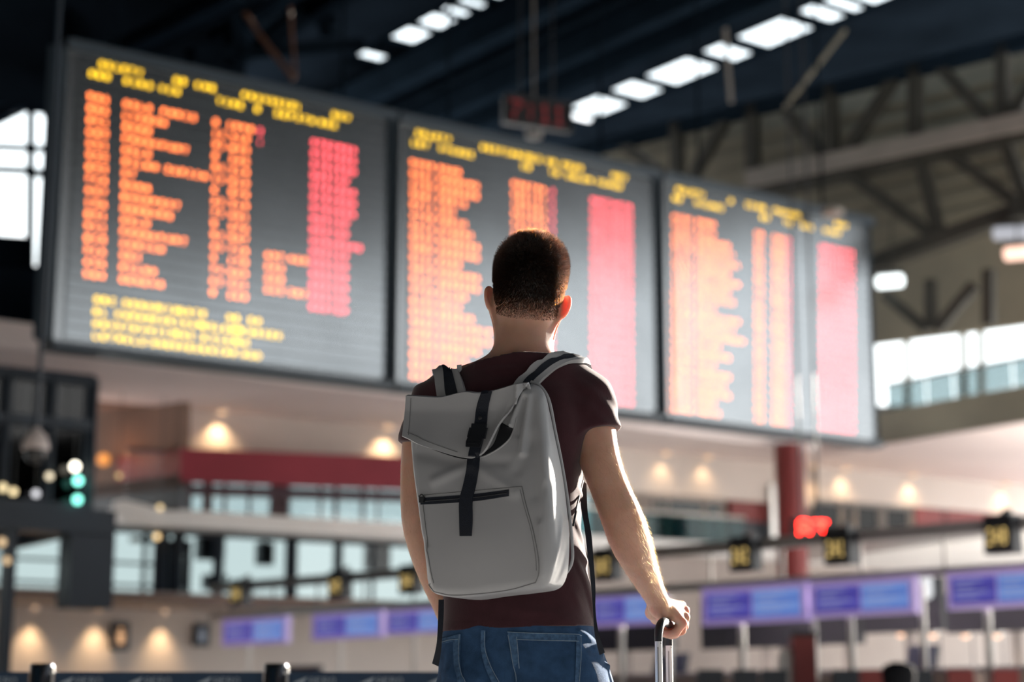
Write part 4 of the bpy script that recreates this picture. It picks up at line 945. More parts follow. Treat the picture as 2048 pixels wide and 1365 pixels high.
# head frame: rolled so that the right ear sits lower, looking slightly up
rl = math.radians(5.5); pi_ = math.radians(9)
hx = np.array([math.cos(rl), 0, -math.sin(rl)]); hz0 = np.array([math.sin(rl), 0, math.cos(rl)]); hy0 = np.array([0, 1.0, 0])
hy = nrm(hy0 * math.cos(pi_) + hz0 * math.sin(pi_)); hz = nrm(np.cross(hx, hy)); HA = np.array([hx, hy, hz])
HC = K(1061, 552, .0)
def H(x, y, z): return HC + hx * x + hy * y + hz * z
body = Field()
body.ell(H(0, .000, .004), (.0770, .098, .083), HA).ell(H(0, -.028, -.040), (.0700, .068, .062), HA, .03).ell(H(0, .035, -.055), (.066, .066, .080), HA, .03)
body.ell(H(0, .062, -.105), (.046, .036, .030), HA, .03)
body.cap(H(0, .092, -.030), H(0, .114, -.066), .009, .013, .012).ell(H(0, .100, -.095), (.026, .012, .010), HA, .012).ell(H(0, .090, -.006), (.055, .018, .012), HA, .015)
for s in (-1, 1):
    body.ell(H(.032 * s, .090, -.028), (.013, .010, .010), HA, .006).ell(H(.045 * s, .075, -.055), (.020, .018, .018), HA, .02)
# ears: thin shells that stand off the head
def ear(c, up, s, fl):
    e1 = nrm(up); e2 = nrm(np.array([s * math.sin(fl), -math.cos(fl), 0])); e2 = nrm(e2 - e1 * np.dot(e2, e1)); e3 = np.cross(e1, e2); A = np.array([e1, e2, e3])
    body.ell(c + e1 * .006, (.0240, .0165, .0030), A, .004).ell(c - e1 * .014 - e2 * .003, (.0165, .0115, .0030), A, .004)
    N_ = 9; P = [c + e1 * (.0265 * math.cos(t)) + e2 * (.0165 * math.sin(t)) + e3 * .001 for t in np.linspace(-.5, 2.35, N_)]
    body.chain(P, [.0032] * N_, .004)
    body.cap(c - e2 * .014, c - e2 * .020 + np.array([-s * .014, .004, 0]), .0045, .009, .006)
ear(K(981, 600, .006), K(976, 570, .006) - K(984, 628, .006), -1, math.radians(40))
ear(K(1126, 617, .000), K(1137, 590, 0) - K(1115, 645, 0), 1, math.radians(46))
body.cap(K(1050, 628, .015), K(1044, 740, -.005), .0600, .0655, .035)
# trunk under the shirt
def row(y, cx, a, b, dy=0.0, ga=0): p = K(cx, y, dy); return (p[2], p[0], p[1], (a + ga) * sp, b)
TR = [(740, 1040, 120, .070), (790, 1030, 146, .098), (850, 1024, 150, .112), (950, 1022, 140, .116), (1050, 1026, 134, .108), (1150, 1034, 140, .108), (1270, 1037, 152, .115)]
tr_skin = loft([row(y, cx, a - 14, b - .014) for y, cx, a, b in TR] + [row(1400, 1045, 140, .095)])
body.fun(lambda P: tr_skin(P, BY), K(1030, 1020), .45, .03)
RA = [(1178, 805, -.045, .052), (1189, 868, -.052, .0455), (1201, 925, -.058, .0425), (1222, 982, -.055, .0405), (1244, 1036, -.045, .0440), (1262, 1086, .0, .0435), (1281, 1132, .055, .0352), (1306, 1184, .125, .0262), (1317, 1206, .148, .0245)]
LA = [(872, 808, .04, .050), (848, 880, .04, .0455), (839, 960, .045, .0410), (843, 1040, .055, .0425), (857, 1100, .08, .0415), (870, 1150, .105, .0355), (886, 1200, .13, .028), (897, 1232, .15, .0255)]
def arm(A):
    Q = spline([[*K(*a[:3]), a[3]] for a in A], 18)
    def f(P):
        d = np.full(len(P), 9.0)
        for a_, b_ in zip(Q[:-1], Q[1:]):
            e_ = b_[:3] - a_[:3]; t = np.clip(((P - a_[:3]) @ e_) / np.dot(e_, e_), 0, 1); d = np.minimum(d, np.linalg.norm(P - a_[:3] - t[:, None] * e_, axis=1) - (a_[3] + (b_[3] - a_[3]) * t))
        return d
    c_ = Q[:, :3].mean(0); body.fun(f, c_, float(np.max(np.linalg.norm(Q[:, :3] - c_, axis=1))) + .06, .018)
arm(RA); arm(LA)
body.cap(K(1043, 722, -.01), K(1150, 778, -.03), .035, .04, .03).cap(K(1043, 722, -.01), K(905, 782, .02), .035, .038, .03)
# right hand closed on the bar
def hand(mcp, pip, dip, tip, w, thumb, palm):
    for m_, p_, d_, t_, r in zip(mcp, pip, dip, tip, (.0100, .0103, .0098, .0088)):
        body.cap(w, K(*m_), .0150, r * 1.08, .010); body.chain([K(*m_), K(*p_), K(*d_), K(*t_)], [r * 1.08, r, r * .92, r * .80], .0035)
    body.chain([K(*t[:3]) for t in thumb], [t[3] for t in thumb], .006)
ex = nrm(K(1372, 1238, .2) - K(1314, 1200, .16)); ey = nrm(np.array([.12, 1, .05])); ey = nrm(ey - ex * np.dot(ex, ey)); ez = np.cross(ex, ey)
body.ell(K(1337, 1221, .185), (.040, .040, .0165), np.array([ex, ey, ez]), .012).ell(K(1318, 1224, .150), (.020, .022, .016), np.array([ex, ey, ez]), .012)
hand([(1362, 1212, .226), (1369, 1222, .205), (1370, 1235, .182), (1366, 1247, .158)], [(1365, 1240, .234), (1368, 1252, .212), (1363, 1262, .187), (1352, 1266, .162)],
     [(1350, 1262, .234), (1350, 1269, .211), (1343, 1271, .187), (1335, 1270, .164)], [(1330, 1262, .232), (1328, 1268, .210), (1322, 1267, .188), (1316, 1262, .170)],
     K(1322, 1209, .165), [(1308, 1212, .165, .0165), (1305, 1226, .200, .0155), (1312, 1238, .238, .0120), (1322, 1245, .272, .0095)], None)
# left hand low in front of the trousers
body.ell(K(909, 1262, .165), (.017, .036, .042), None, .012)
for k, (q, l) in enumerate(((-.030, .95), (-.010, 1.05), (.010, 1.0), (.028, .82))):
    a = K(911, 1295, .165 + q); body.chain([K(905, 1250, .16 + q * .5), a, a + np.array([.006, .004, -.034 * l]), a + np.array([.016, .002, -.058 * l])], [.012, .0100, .0092, .0080], .004)
body.chain([K(903, 1245, .19), K(912, 1278, .215), K(924, 1305, .218)], [.013, .011, .009], .006)
BV, BF = surface(body, K(770, 1480, 0) + np.array([0, -.20, 0]), K(1420, 440, 0) + np.array([0, .34, 0]), .0026)
BV = relax(BV, BF, 2, .5)
q = (BV - HC) @ HA.T
back = np.clip((.035 - q[:, 1]) / .03, 0, 1)
line = np.where(q[:, 1] < -.015, -.100 + .25 * np.maximum(np.abs(q[:, 0]) - .035, 0), np.where(q[:, 1] < .035, -.042, .028))
top = np.clip((q[:, 2] - line) / np.where(q[:, 1] < -.015, .050, .02), 0, 1)
earz = (np.abs(q[:, 0]) > .066) & (q[:, 2] < -.020)
rad = np.linalg.norm(q / np.array([.083, .108, .095]), axis=1)
hm = top * ((q[:, 2] > -.13) & (rad < 1.35)) * np.where(earz & (q[:, 1] > -.034), 0, 1) * np.where((q[:, 1] > .075) & (q[:, 2] < .045), 0, 1)
root = thing('person', 'man in maroon T-shirt and jeans seen from behind, right hand on suitcase handle', 'person', (float(K(1042, 1300)[0]), PY, 0))
bo = npobj('body', BV, BF, M_skin, root)
at = bo.data.attributes.new('hairmask', 'FLOAT', 'POINT'); at.data.foreach_set('value', hm.astype(np.float32))

# hair: short strands rooted on the scalp
rg = np.random.default_rng(3)
tri = BF[:, :3]; a, b, c = BV[BF[:, 0]], BV[BF[:, 1]], BV[BF[:, 2]]; d = BV[BF[:, 3]]
fm = hm[BF].mean(1); fn = np.cross(c - a, d - b); fa = np.linalg.norm(fn, axis=1) / 2; fn = fn / (2 * fa[:, None] + 1e-12)
if np.mean(np.sum(fn * (a - HC), 1)[fm > .5]) < 0: fn = -fn
NH = 46000
pr = fa * (fm > .04) * (.25 + .75 * fm); pick = rg.choice(len(BF), NH, p=pr / pr.sum())
u, v = rg.random(NH)[:, None], rg.random(NH)[:, None]
R0 = (a[pick] * (1 - u) + b[pick] * u) * (1 - v) + (d[pick] * (1 - u) + c[pick] * u) * v
N0 = fn[pick]; ql = (R0 - HC) @ HA.T
tz = np.clip((ql[:, 2] + .02) / .085, 0, 1)
Lh = (.0025 + .0035 * fm[pick] + .0135 * tz ** 1.5) * rg.uniform(.75, 1.15, NH)
flow = (np.outer(1 - tz, -hz) + np.outer(tz, hy * .5 + hx * .45)) + .30 * rg.normal(size=(NH, 3))
dirn = N0 * (.70 - .28 * tz)[:, None] + flow * .62; dirn /= np.linalg.norm(dirn, axis=1)[:, None]
P1 = R0 + dirn * (Lh * .5)[:, None]; d2 = dirn + (flow - N0 * .15) * .35; d2 /= np.linalg.norm(d2, axis=1)[:, None]; P2 = P1 + d2 * (Lh * .5)[:, None]
def strands(name, R0, P1, P2, r0, m, parent):
    hc = bpy.data.hair_curves.new(name); hc.add_curves([3] * len(R0))
    pos = np.stack([R0 - (P1 - R0) * .2, P1, P2], 1).reshape(-1, 3).astype(np.float32); hc.points.foreach_set('position', pos.ravel())
    ra = np.tile(np.array([1, .85, .35]), len(R0)) * np.repeat(r0, 3)
    A_ = hc.attributes.get('radius') or hc.attributes.new('radius', 'FLOAT', 'POINT'); A_.data.foreach_set('value', ra.astype(np.float32))
    hc.materials.append(m); o = finish(bpy.data.objects.new(name, hc), parent); o['kind'] = 'stuff'; return o
def hair_mat(name, mel, red, rough):
    m = bpy.data.materials.new(name); m.use_nodes = True; n = m.node_tree; n.nodes.clear(); o = n.nodes.new('ShaderNodeOutputMaterial'); h = n.nodes.new('ShaderNodeBsdfHairPrincipled')
    h.parametrization = 'MELANIN'; h.inputs['Melanin'].default_value = mel; h.inputs['Melanin Redness'].default_value = red; h.inputs['Roughness'].default_value = rough; h.inputs['Radial Roughness'].default_value = .4; h.inputs['Random Color'].default_value = .2
    n.links.new(h.outputs[0], o.inputs[0]); return m
strands('hair', R0, P1, P2, rg.uniform(.00018, .00030, NH), hair_mat('brown_hair', .88, .30, .30), root)['label'] = 'short dark brown hair faded at the nape'
# fine fair hairs on the forearms
arm_m = np.zeros(len(BV)); 
for A, lo_, hi_ in ((RA, 2, 8), (LA, 2, 7)):
    for s_, e_ in zip(A[lo_:hi_], A[lo_ + 1:hi_ + 1]):
        p0, p1 = K(*s_[:3]), K(*e_[:3]); dd = p1 - p0; t = np.clip((BV - p0) @ dd / np.dot(dd, dd), 0, 1); arm_m = np.maximum(arm_m, np.linalg.norm(BV - p0 - t[:, None] * dd, axis=1) < max(s_[3], e_[3]) + .008)
fm2 = arm_m[BF].mean(1); NA = 9000; pick = rg.choice(len(BF), NA, p=fa * (fm2 > .9) / (fa * (fm2 > .9)).sum())
u = rg.random(NA)[:, None]; v = rg.random(NA)[:, None]; R0 = (a[pick] * (1 - u) + b[pick] * u) * (1 - v) + (d[pick] * (1 - u) + c[pick] * u) * v; N0 = fn[pick]
fl = np.tile(nrm(np.array([.5, .1, -.8])), (NA, 1)) + .35 * rg.normal(size=(NA, 3)); dr = N0 * .45 + fl * .8; dr /= np.linalg.norm(dr, axis=1)[:, None]; Lh = rg.uniform(.004, .010, NA)[:, None]
strands('arm_hair', R0, R0 + dr * Lh * .5, R0 + (dr * .9 + fl * .25) * Lh, np.full(NA, .00004), hair_mat('fair_hair', .30, .6, .3), root)

# T-shirt
shirt = Field()
tr_sh = loft([row(y, cx, a, b) for y, cx, a, b in TR] + [row(1300, 1037, 153, .116)])
shirt.fun(lambda P: tr_sh(P, BY), K(1030, 1020), .42, .03)
shirt.cap(K(1046, 724, -.01), K(1152, 776, -.03), .044, .046, .03).cap(K(1038, 726, -.01), K(900, 782, .02), .044, .044, .03).cap(K(1040, 730, -.02), K(1035, 790, -.01), .082, .09, .03)
shirt.cap(K(975, 745, -.02), K(960, 860, -.05), .05, .06, .04).cap(K(1100, 745, -.04), K(1110, 860, -.07), .05, .06, .04)
def sleeve(A, n_px, c_px, r0, r1, r2):
    p0, p1 = K(*A[0][:3]), K(*A[1][:3]); d_ = nrm(p1 - p0); e_ = p1 + d_ * .06; c_ = K(*c_px); n_ = nrm(np.asarray(n_px, float))
    F_ = Field(); F_.chain([p0, p1, e_], [r0, r1, r2], .01)
    def f(P):
        w = .0022 * np.sin(P[:, 2] * 130 + P[:, 0] * 60) * np.sin(P[:, 0] * 45 + P[:, 1] * 70)
        return smax(F_(P) + w, (P - c_) @ n_, .004)
    shirt.fun(f, (p0 + e_) / 2, .15, .025)
sleeve(RA, K(1192, 880, -.054) - K(1178, 803, -.045) , (1189, 866, -.05), .0590, .0545, .0530)
sleeve(LA, K(848, 892, .04) - K(866, 800, .04), (846, 893, .04), .0570, .0520, .0500)
hemL, hemR = K(880, 1266), K(1192, 1255); colL, colR = K(940, 716, -.085), K(1112, 703, -.095)
cn = nrm(np.cross(colR - colL, np.array([0, 1.0, -.30]))); cn = cn if cn[2] > 0 else -cn
seg = [(K(*a_), K(*b_), am, w_) for a_, b_, am, w_ in (((1100, 905, -.06), (1168, 955, -.02), .006, .010), ((1120, 960, -.07), (1172, 1000, -.02), .006, .009), ((1115, 1100, -.07), (1180, 1128, -.02), .007, .010), ((1150, 1120, -.08), (1186, 1215, -.03), .006, .007),
       ((1165, 1150, -.07), (1190, 1245, -.02), .005, .006), ((1142, 1180, -.09), (1160, 1225, -.07), .004, .007), ((1150, 1040, -.06), (1166, 1095, -.02), .005, .008), ((965, 735, -.1), (1075, 742, -.1), .003, .008), ((1185, 760, -.06), (1228, 800, -.04), .004, .007), ((1195, 795, -.07), (1232, 825, -.04), .004, .007), ((1160, 850, -.09), (1185, 795, -.08), .003, .010),
       ((900, 1225, -.12), (1010, 1240, -.13), .003, .010), ((1010, 1215, -.13), (1140, 1238, -.10), .003, .012))]
def shirt_post(P, d, bc, br):
    if d.min() < .03:
        x, y, z = P.T
        d = d + .0022 * np.sin(38 * x + 22 * z + 2 * np.sin(17 * z)) * np.sin(31 * z - 20 * x + 15 * y)
        for a_, b_, am, w_ in seg:
            dd = b_ - a_; t = np.clip(((P - a_) @ dd) / np.dot(dd, dd), 0, 1); r_ = np.linalg.norm((P - a_ - t[:, None] * dd) * np.array([1, .4, 1]), axis=1)
            d = d - 1.5 * am * np.exp(-(r_ / w_) ** 2) * np.sin(math.pi * np.clip(t * .9 + .05, 0, 1))
        hz_ = hemL[2] + (hemR[2] - hemL[2]) * (x - hemL[0]) / (hemR[0] - hemL[0])
        d = smax(d, hz_ - z, .004); d = d - .0012 * ((z > hz_) & (z < hz_ + .016))
        k_ = (P - colL) @ cn; d = np.where(np.abs(x - .03) < .16, smax(d, k_, .004), d)
        d = d - .0015 * ((k_ > -.017) & (k_ < 0) & (np.abs(x - .02) < .10))
    return d
shirt.post = shirt_post
SV, SF = surface(shirt, K(780, 1300, 0) + np.array([0, -.22, 0]), K(1270, 680, 0) + np.array([0, .2, 0]), .0032)
SV = relax(SV, SF, 1, .4)
npobj('t_shirt', SV, SF, M_shirt, root); SB = bvh_of(SV, SF)

# jeans, with legs down to the shoes
jean = Field()
JR = [(1230, 1037, 140, .108), (1262, 1037, 147, .114), (1300, 1042, 160, .122), (1365, 1049, 170, .126), (1410, 1050, 172, .124)]
tr_j = loft([row(y, cx, a_, b_) for y, cx, a_, b_ in JR])
jean.fun(lambda P: tr_j(P, BY), K(1045, 1330), .26, .03)
jean.ell(K(968, 1400, -.055), (.080, .070, .095), None, .04).ell(K(1122, 1400, -.075), (.080, .070, .095), None, .04)
gx = float(K(1045, 1300)[0])
legs = [[K(962, 1425, .01), np.array([gx - .095, PY + .02, .50]), np.array([gx - .10, PY - .01, .10])], [K(1132, 1425, .0), np.array([gx + .115, PY - .01, .50]), np.array([gx + .13, PY - .05, .10])]]
for l_ in legs: jean.chain(l_, [.092, .072, .062], .03)
def jean_post(P, d, bc, br):
    if d.min() < .03:
        x, y, z = P.T; d = d + .0015 * np.sin(55 * z + 20 * x) * np.sin(26 * x + 14 * z)
        for a_, b_, am, w_ in jseg:
            dd = b_ - a_; t = np.clip(((P - a_) @ dd) / np.dot(dd, dd), 0, 1); r_ = np.linalg.norm((P - a_ - t[:, None] * dd) * np.array([1, .4, 1]), axis=1); d = d - am * np.exp(-(r_ / w_) ** 2)
        d = np.maximum(d, .035 - z)
    return d
jseg = [(K(*a_), K(*b_), am, w_) for a_, b_, am, w_ in (((880, 1340, -.08), (930, 1372, -.13), .006, .010), ((1170, 1340, -.1), (1215, 1300, -.05), .005, .008), ((1185, 1365, -.09), (1222, 1330, -.05), .006, .008), ((1160, 1262, -.1), (1186, 1285, -.06), .005, .006), ((1176, 1275, -.09), (1200, 1300, -.04), .005, .006), ((1172, 1320, -.1), (1206, 1352, -.06), .006, .006), ((1190, 1300, -.08), (1214, 1360, -.04), .004, .005), ((1040, 1350, -.13), (1060, 1400, -.14), -.012, .014), ((930, 1345, -.12), (1010, 1385, -.14), .003, .010))]
jean.post = jean_post
JV, JF = surface(jean, np.array([gx - .26, PY - .24, .0]), np.array([gx + .30, PY + .2, float(K(1045, 1235)[2])]), .0036)
JV = relax(JV, JF, 1, .4)
jo = npobj('jeans', JV, JF, M_jean, root); JB = bvh_of(JV, JF)
def jr(name, l, r_, off=.0022, m=None, th=.003, n=16): return obj(name, ribbon(JB, l, r_, off, th, n, 4), m or M_seam, jo, True)
def jl(P, off=.0026, r_=.0007, n=26): return MB().tube([conform(JB, *p, off) for p in spline(P, n)], r_, 5)
# px of the back: scaled crops of the photograph gave these seams
jr('back_pocket', [(1018, 1270), (1025, 1318), (1031, 1365), (1036, 1400)], [(1158, 1273), (1157, 1318), (1155, 1365), (1152, 1400)], .0024, M_jean, .004, 14)
jr('pocket_hem', [(1016, 1266), (1018, 1281)], [(1160, 1272), (1158, 1285)], .0040, M_seam, .004, 5)
jr('pocket_seam', [(1017, 1272), (1025, 1318), (1030, 1365), (1036, 1400)], [(1032, 1273), (1037, 1318), (1040, 1365), (1045, 1400)], .0036, M_seam, .004)
jr('pocket_seam', [(1151, 1276), (1151, 1318), (1149, 1365), (1146, 1400)], [(1159, 1276), (1160, 1318), (1158, 1365), (1154, 1400)], .0036, M_seam, .004)
jr('back_pocket', [(884, 1280), (880, 1320), (884, 1350), (890, 1400)], [(920, 1270), (919, 1318), (920, 1350), (934, 1400)], .0024, M_jean, .004, 14)
jr('pocket_hem', [(884, 1279), (884, 1290)], [(922, 1270), (922, 1281)], .0040, M_seam, .004, 5)
jr('pocket_seam', [(909, 1272), (909, 1318), (913, 1350), (926, 1400)], [(922, 1269), (920, 1318), (924, 1350), (940, 1400)], .0036, M_seam, .004)
jr('yoke_seam', [(963, 1262), (963, 1300), (970, 1335), (985, 1370), (1000, 1400)], [(971, 1262), (971, 1300), (981, 1335), (997, 1370), (1014, 1400)], .0030, M_seam, .004)
for P in ([(1016, 1266), (1090, 1269), (1160, 1272)], [(1034, 1281), (1095, 1283), (1155, 1286)], [(1017, 1272), (1025, 1318), (1031, 1365)], [(1034, 1276), (1038, 1318), (1041, 1365)], [(1159, 1275), (1160, 1318), (1157, 1365)], [(971, 1265), (972, 1300), (982, 1335), (998, 1368)], [(922, 1270), (920, 1318), (926, 1350), (932, 1368)], [(884, 1288), (902, 1282), (920, 1280)]):
    obj('seam_thread', jl(P, .0056), M_thread, jo, True)
for s_, l_ in zip((-1, 1), legs):
    an = l_[2]; f = MB(); prof = [(-.11, .030, .030), (-.09, .040, .052), (-.03, .042, .062), (.04, .046, .050), (.10, .046, .040), (.15, .036, .030), (.17, .015, .018)]
    V = []; F = []; nn = 14
    for i, (yy, w_, h_) in enumerate(prof):
        for k in range(nn):
            t = 2 * math.pi * k / nn; V.append((an[0] + w_ * math.cos(t) + .012 * s_ * i / 6, an[1] + yy, max(.012, .012 + h_ * (1 + math.sin(t)))))
    for i in range(len(prof) - 1):
        for k in range(nn): F.append((i * nn + k, i * nn + (k + 1) % nn, (i + 1) * nn + (k + 1) % nn, (i + 1) * nn + k))
    F += [tuple(range(nn)), tuple((len(prof) - 1) * nn + k for k in range(nn))]
    sh = obj('shoe', MB().add(V, F), M_duct, root, True)
    obj('sole', MB().prism([(an[0] + x_ * .052 + .006 * s_, an[1] + y_, 0.0) for x_, y_ in ((-.8, -.11), (.8, -.11), (1, .02), (.95, .11), (.4, .175), (-.4, .175), (-.95, .11), (-1, .02))], (0, 0, .022)), M_white, sh)

# ------------------------------------------------------------------ the rucksack
YW = math.radians(24)
xb = np.array([math.cos(YW), -math.sin(YW), 0]); nf = np.array([-math.sin(YW), -math.cos(YW), 0]); OB = K(975, 1000, -.112)
tz_ = sorted([(float(atY(960, y, PY - .2)[2]), t) for y, t in ((760, .030), (800, .038), (850, .054), (930, .082), (1010, .100), (1090, .108), (1190, .104), (1215, .100))])
_zz = np.linspace(tz_[0][0] - .06, tz_[-1][0] + .06, 400); _tt = np.interp(_zz, [t[0] for t in tz_], [t[1] for t in tz_])
_tt = np.convolve(np.pad(_tt, 60, 'edge'), np.hanning(121) / np.hanning(121).sum(), 'valid')
def thk(z): return np.interp(z, _zz, _tt)
def bagpt(x, y, extra=0.0):
    d_ = D(x, y); h = .1
    for _ in range(6):
        o = OB + nf * h; p = CAM + d_ * (np.dot(o - CAM, nf) / np.dot(d_, nf)); h = float(thk(p[2])) + extra
    return p
def bab(x, y): p = bagpt(x, y); return np.array([np.dot(p - OB, xb), p[2]])
OUT = [(815, 796), (850, 798), (890, 799), (930, 789), (960, 791), (985, 787), (1010, 781), (1035, 774), (1058, 767), (1072, 771), (1083, 790), (1089, 830), (1093, 880), (1098, 940), (1101, 1000), (1104, 1060), (1103, 1110), (1098, 1150), (1082, 1174),
       (1040, 1182), (980, 1189), (930, 1196), (885, 1193), (858, 1184), (847, 1165), (841, 1110), (836, 1060), (828, 1000), (820, 940), (815, 880), (812, 840)]
_o = spline([bab(*p) for p in OUT] + [bab(*OUT[0])], 110)[:-1]
EA, EB = _o, np.roll(_o, -1, 0)
def poly_sd(q):
    d2 = np.full(len(q), 9.0); ins = np.zeros(len(q), bool)
    for a_, b_ in zip(EA, EB):
        e_ = b_ - a_; w_ = q - a_; t = np.clip((w_ @ e_) / np.dot(e_, e_), 0, 1); d2 = np.minimum(d2, ((w_ - t[:, None] * e_) ** 2).sum(1))
        c1 = (a_[1] > q[:, 1]) != (b_[1] > q[:, 1]); xi = a_[0] + (q[:, 1] - a_[1]) * e_[0] / (e_[1] if abs(e_[1]) > 1e-9 else 1e-9); ins ^= c1 & (q[:, 0] < xi)
    return np.where(ins, -1, 1) * np.sqrt(d2)
BR = [(bagpt(*a_), bagpt(*b_), am, w_) for a_, b_, am, w_ in (((1049, 788), (1024, 850), .015, .0062), ((1058, 792), (1045, 905), .012, .0075), ((1053, 800), (1036, 870), -.006, .005), ((1078, 800), (1092, 960), .004, .008), ((840, 905), (925, 925), -.006, .016), ((945, 925), (870, 962), .0055, .012), ((950, 930), (1030, 985), .004, .012), ((948, 925), (1010, 925), -.004, .012),
       ((1060, 880), (1070, 990), -.004, .016), ((835, 1085), (856, 1172), -.0075, .012), ((852, 1100), (868, 1178), .004, .009), ((1080, 1050), (1085, 1150), .004, .010), ((1035, 940), (1060, 890), -.004, .014))]
SR = [(OB + xb * (bab(x0, y0)[0] + .012) + np.array([0, 0, bagpt(x0, y0)[2] - OB[2]]) + nf * t0, OB + xb * (bab(x1, y1)[0] + .012) + np.array([0, 0, bagpt(x1, y1)[2] - OB[2]]) + nf * t1, am, w_) for (x0, y0), t0, (x1, y1), t1, am, w_ in
      (((1095, 900), .06, (1102, 1010), .10, -.006, .010), ((1104, 1030), .05, (1102, 1120), .09, .006, .012), ((1103, 1090), .03, (1095, 1160), .06, -.006, .010))]
def bag_f(P):
    a_ = (P - OB) @ xb; h = (P - OB) @ nf; z = P[:, 2]; T = thk(z)
    pk = np.exp(-(((a_ - pc[0]) / .075) ** 2 + ((z - pc[1]) / .075) ** 2)); T = T + .007 * pk
    for s0_, s1_, am, w_ in BR:
        dd = s1_ - s0_; r_ = P - s0_; t = np.clip((r_ @ dd) / np.dot(dd, dd), 0, 1); r_ = r_ - t[:, None] * dd; r_ = np.sqrt((r_ @ xb) ** 2 + r_[:, 2] ** 2)
        T = T + am * np.exp(-(r_ / w_) ** 2) * (h > T * .5)
    dh = np.abs(h - T / 2) - T / 2; d2 = poly_sd(np.stack([a_, z], 1)); r = .020
    for s0_, s1_, am, w_ in SR:
        dd = s1_ - s0_; q_ = P - s0_; t = np.clip((q_ @ dd) / np.dot(dd, dd), 0, 1); d2 = d2 - am * np.exp(-((np.linalg.norm(q_ - t[:, None] * dd, axis=1)) / w_) ** 2)
    rr = np.minimum(r, T * .45); u = np.maximum(d2 + rr, 0); v = np.maximum(dh + rr, 0); return np.minimum(np.maximum(d2 + rr, dh + rr), 0) + np.sqrt(u * u + v * v) - rr
pc = bab(960, 1090)
bagF = Field(); bagF.fun(bag_f, OB + nf * .05, .34, .01)
GV, GF = surface(bagF, OB + np.array([-.26, -.26, -.30]), OB + np.array([.30, .12, .32]), .0027)
GV = relax(GV, GF, 1, .4)
bag = thing('backpack', 'grey roll top backpack with navy centre strap worn by the man', 'backpack', OB + nf * .06 - UP * .22)
npobj('main_bag', GV, GF, M_bag, bag); GB = bvh_of(GV, GF)
# flap: the rolled top folded over the front
COLS = [((814, 793), (811, 874), .014), ((832, 794), (828, 882), .016), ((852, 795), (848, 892), .017), ((885, 796), (884, 904), .016), ((928, 786), (917, 914), .012), ((957, 788), (940, 917), .009), ((985, 784), (958, 914), .009), ((1007, 778), (978, 899), .012), ((1030, 771), (1000, 858), .016), ((1043, 769), (1010, 842), .016), ((1056, 768), (1022, 828), .011)]
tp = spline([c_[0] for c_ in COLS], 44); bt = spline([c_[1] for c_ in COLS], 44); lf = np.interp(np.linspace(0, 1, 44), np.linspace(0, 1, len(COLS)), [c_[2] for c_ in COLS])
rows = []
for v in np.linspace(0, 1, 20):
    r_ = []
    for j in range(44):
        p = tp[j] + (bt[j] - tp[j]) * v; w_ = conform(GB, max(p[0], 842), max(p[1], 824 if p[0] < 1000 else 824 - (p[0] - 1000) * .35), 0, PY - .2)
        w0 = CAM + D(p[0], p[1]) * (np.dot(w_ - CAM, nf) / np.dot(D(p[0], p[1]), nf))
        r_.append(w0 + nf * (.006 + (lf[j] - .004) * v ** 2 + .0015 * math.sin(j * .55 + v * 3) * v))
    rows.append(r_)
back0 = [p - nf * .010 + UP * .004 for p in rows[0]]; back1 = [p - nf * .022 - UP * .006 for p in rows[0]]
flap_mb = sheet([back1, back0] + rows, .0040)
flap = obj('flap', flap_mb, M_bag, bag, True)
fv = np.array(flap_mb.v); ALLB = BVHTree.FromPolygons([tuple(p) for p in GV.tolist()] + flap_mb.v, [tuple(q) for q in GF.tolist()] + [tuple(i + len(GV) for i in q) for q in flap_mb.f])
FB = BVHTree.FromPolygons(flap_mb.v, flap_mb.f)
def gl(P, bvh, off, r_=.0007, n=30): return MB().tube([conform(bvh, *p, off, PY - .2) for p in spline(P, n)], r_, 5)
obj('flap_seam', gl([(815, 866), (832, 873), (850, 882), (885, 895), (915, 905)], FB, .0006), M_bagd, flap, True)
obj('flap_seam', gl([(822, 797), (820, 835), (817, 870)], FB, .0006), M_bagd, flap, True)
obj('bag_mouth', ribbon(GB, [(832, 878), (850, 886), (880, 899), (915, 911), (940, 915)], [(832, 884), (852, 894), (885, 907), (917, 917), (940, 919)], .0012, .002, 20, 4, PY - .2), M_dark, bag)  # dark ribbons on the closed bag, painting the shade inside its mouth
obj('bag_mouth', ribbon(GB, [(962, 911), (985, 893), (996, 868), (1003, 846)], [(966, 914), (996, 899), (1018, 879), (1027, 858)], .0016, .002, 16, 6, PY - .2), M_dark, bag)
obj('mouth_lip', gl([(940, 919), (966, 915), (996, 900), (1019, 880), (1029, 858), (1033, 835)], GB, .0015, .0018), M_bag, bag, True)
# piping round the back panel
bp = [(1062, 764), (1078, 771), (1092, 788), (1101, 812), (1110, 860), (1123, 925), (1136, 1005), (1144, 1085), (1143, 1128), (1122, 1158), (1096, 1176)]
obj('piping', MB().tube([(lambda d_: CAM + d_ * (np.dot(OB + nf * .004 - CAM, nf) / np.dot(d_, nf)))(D(*p)) for p in spline(bp, 50)], .0034, 8), M_bag, bag, True)
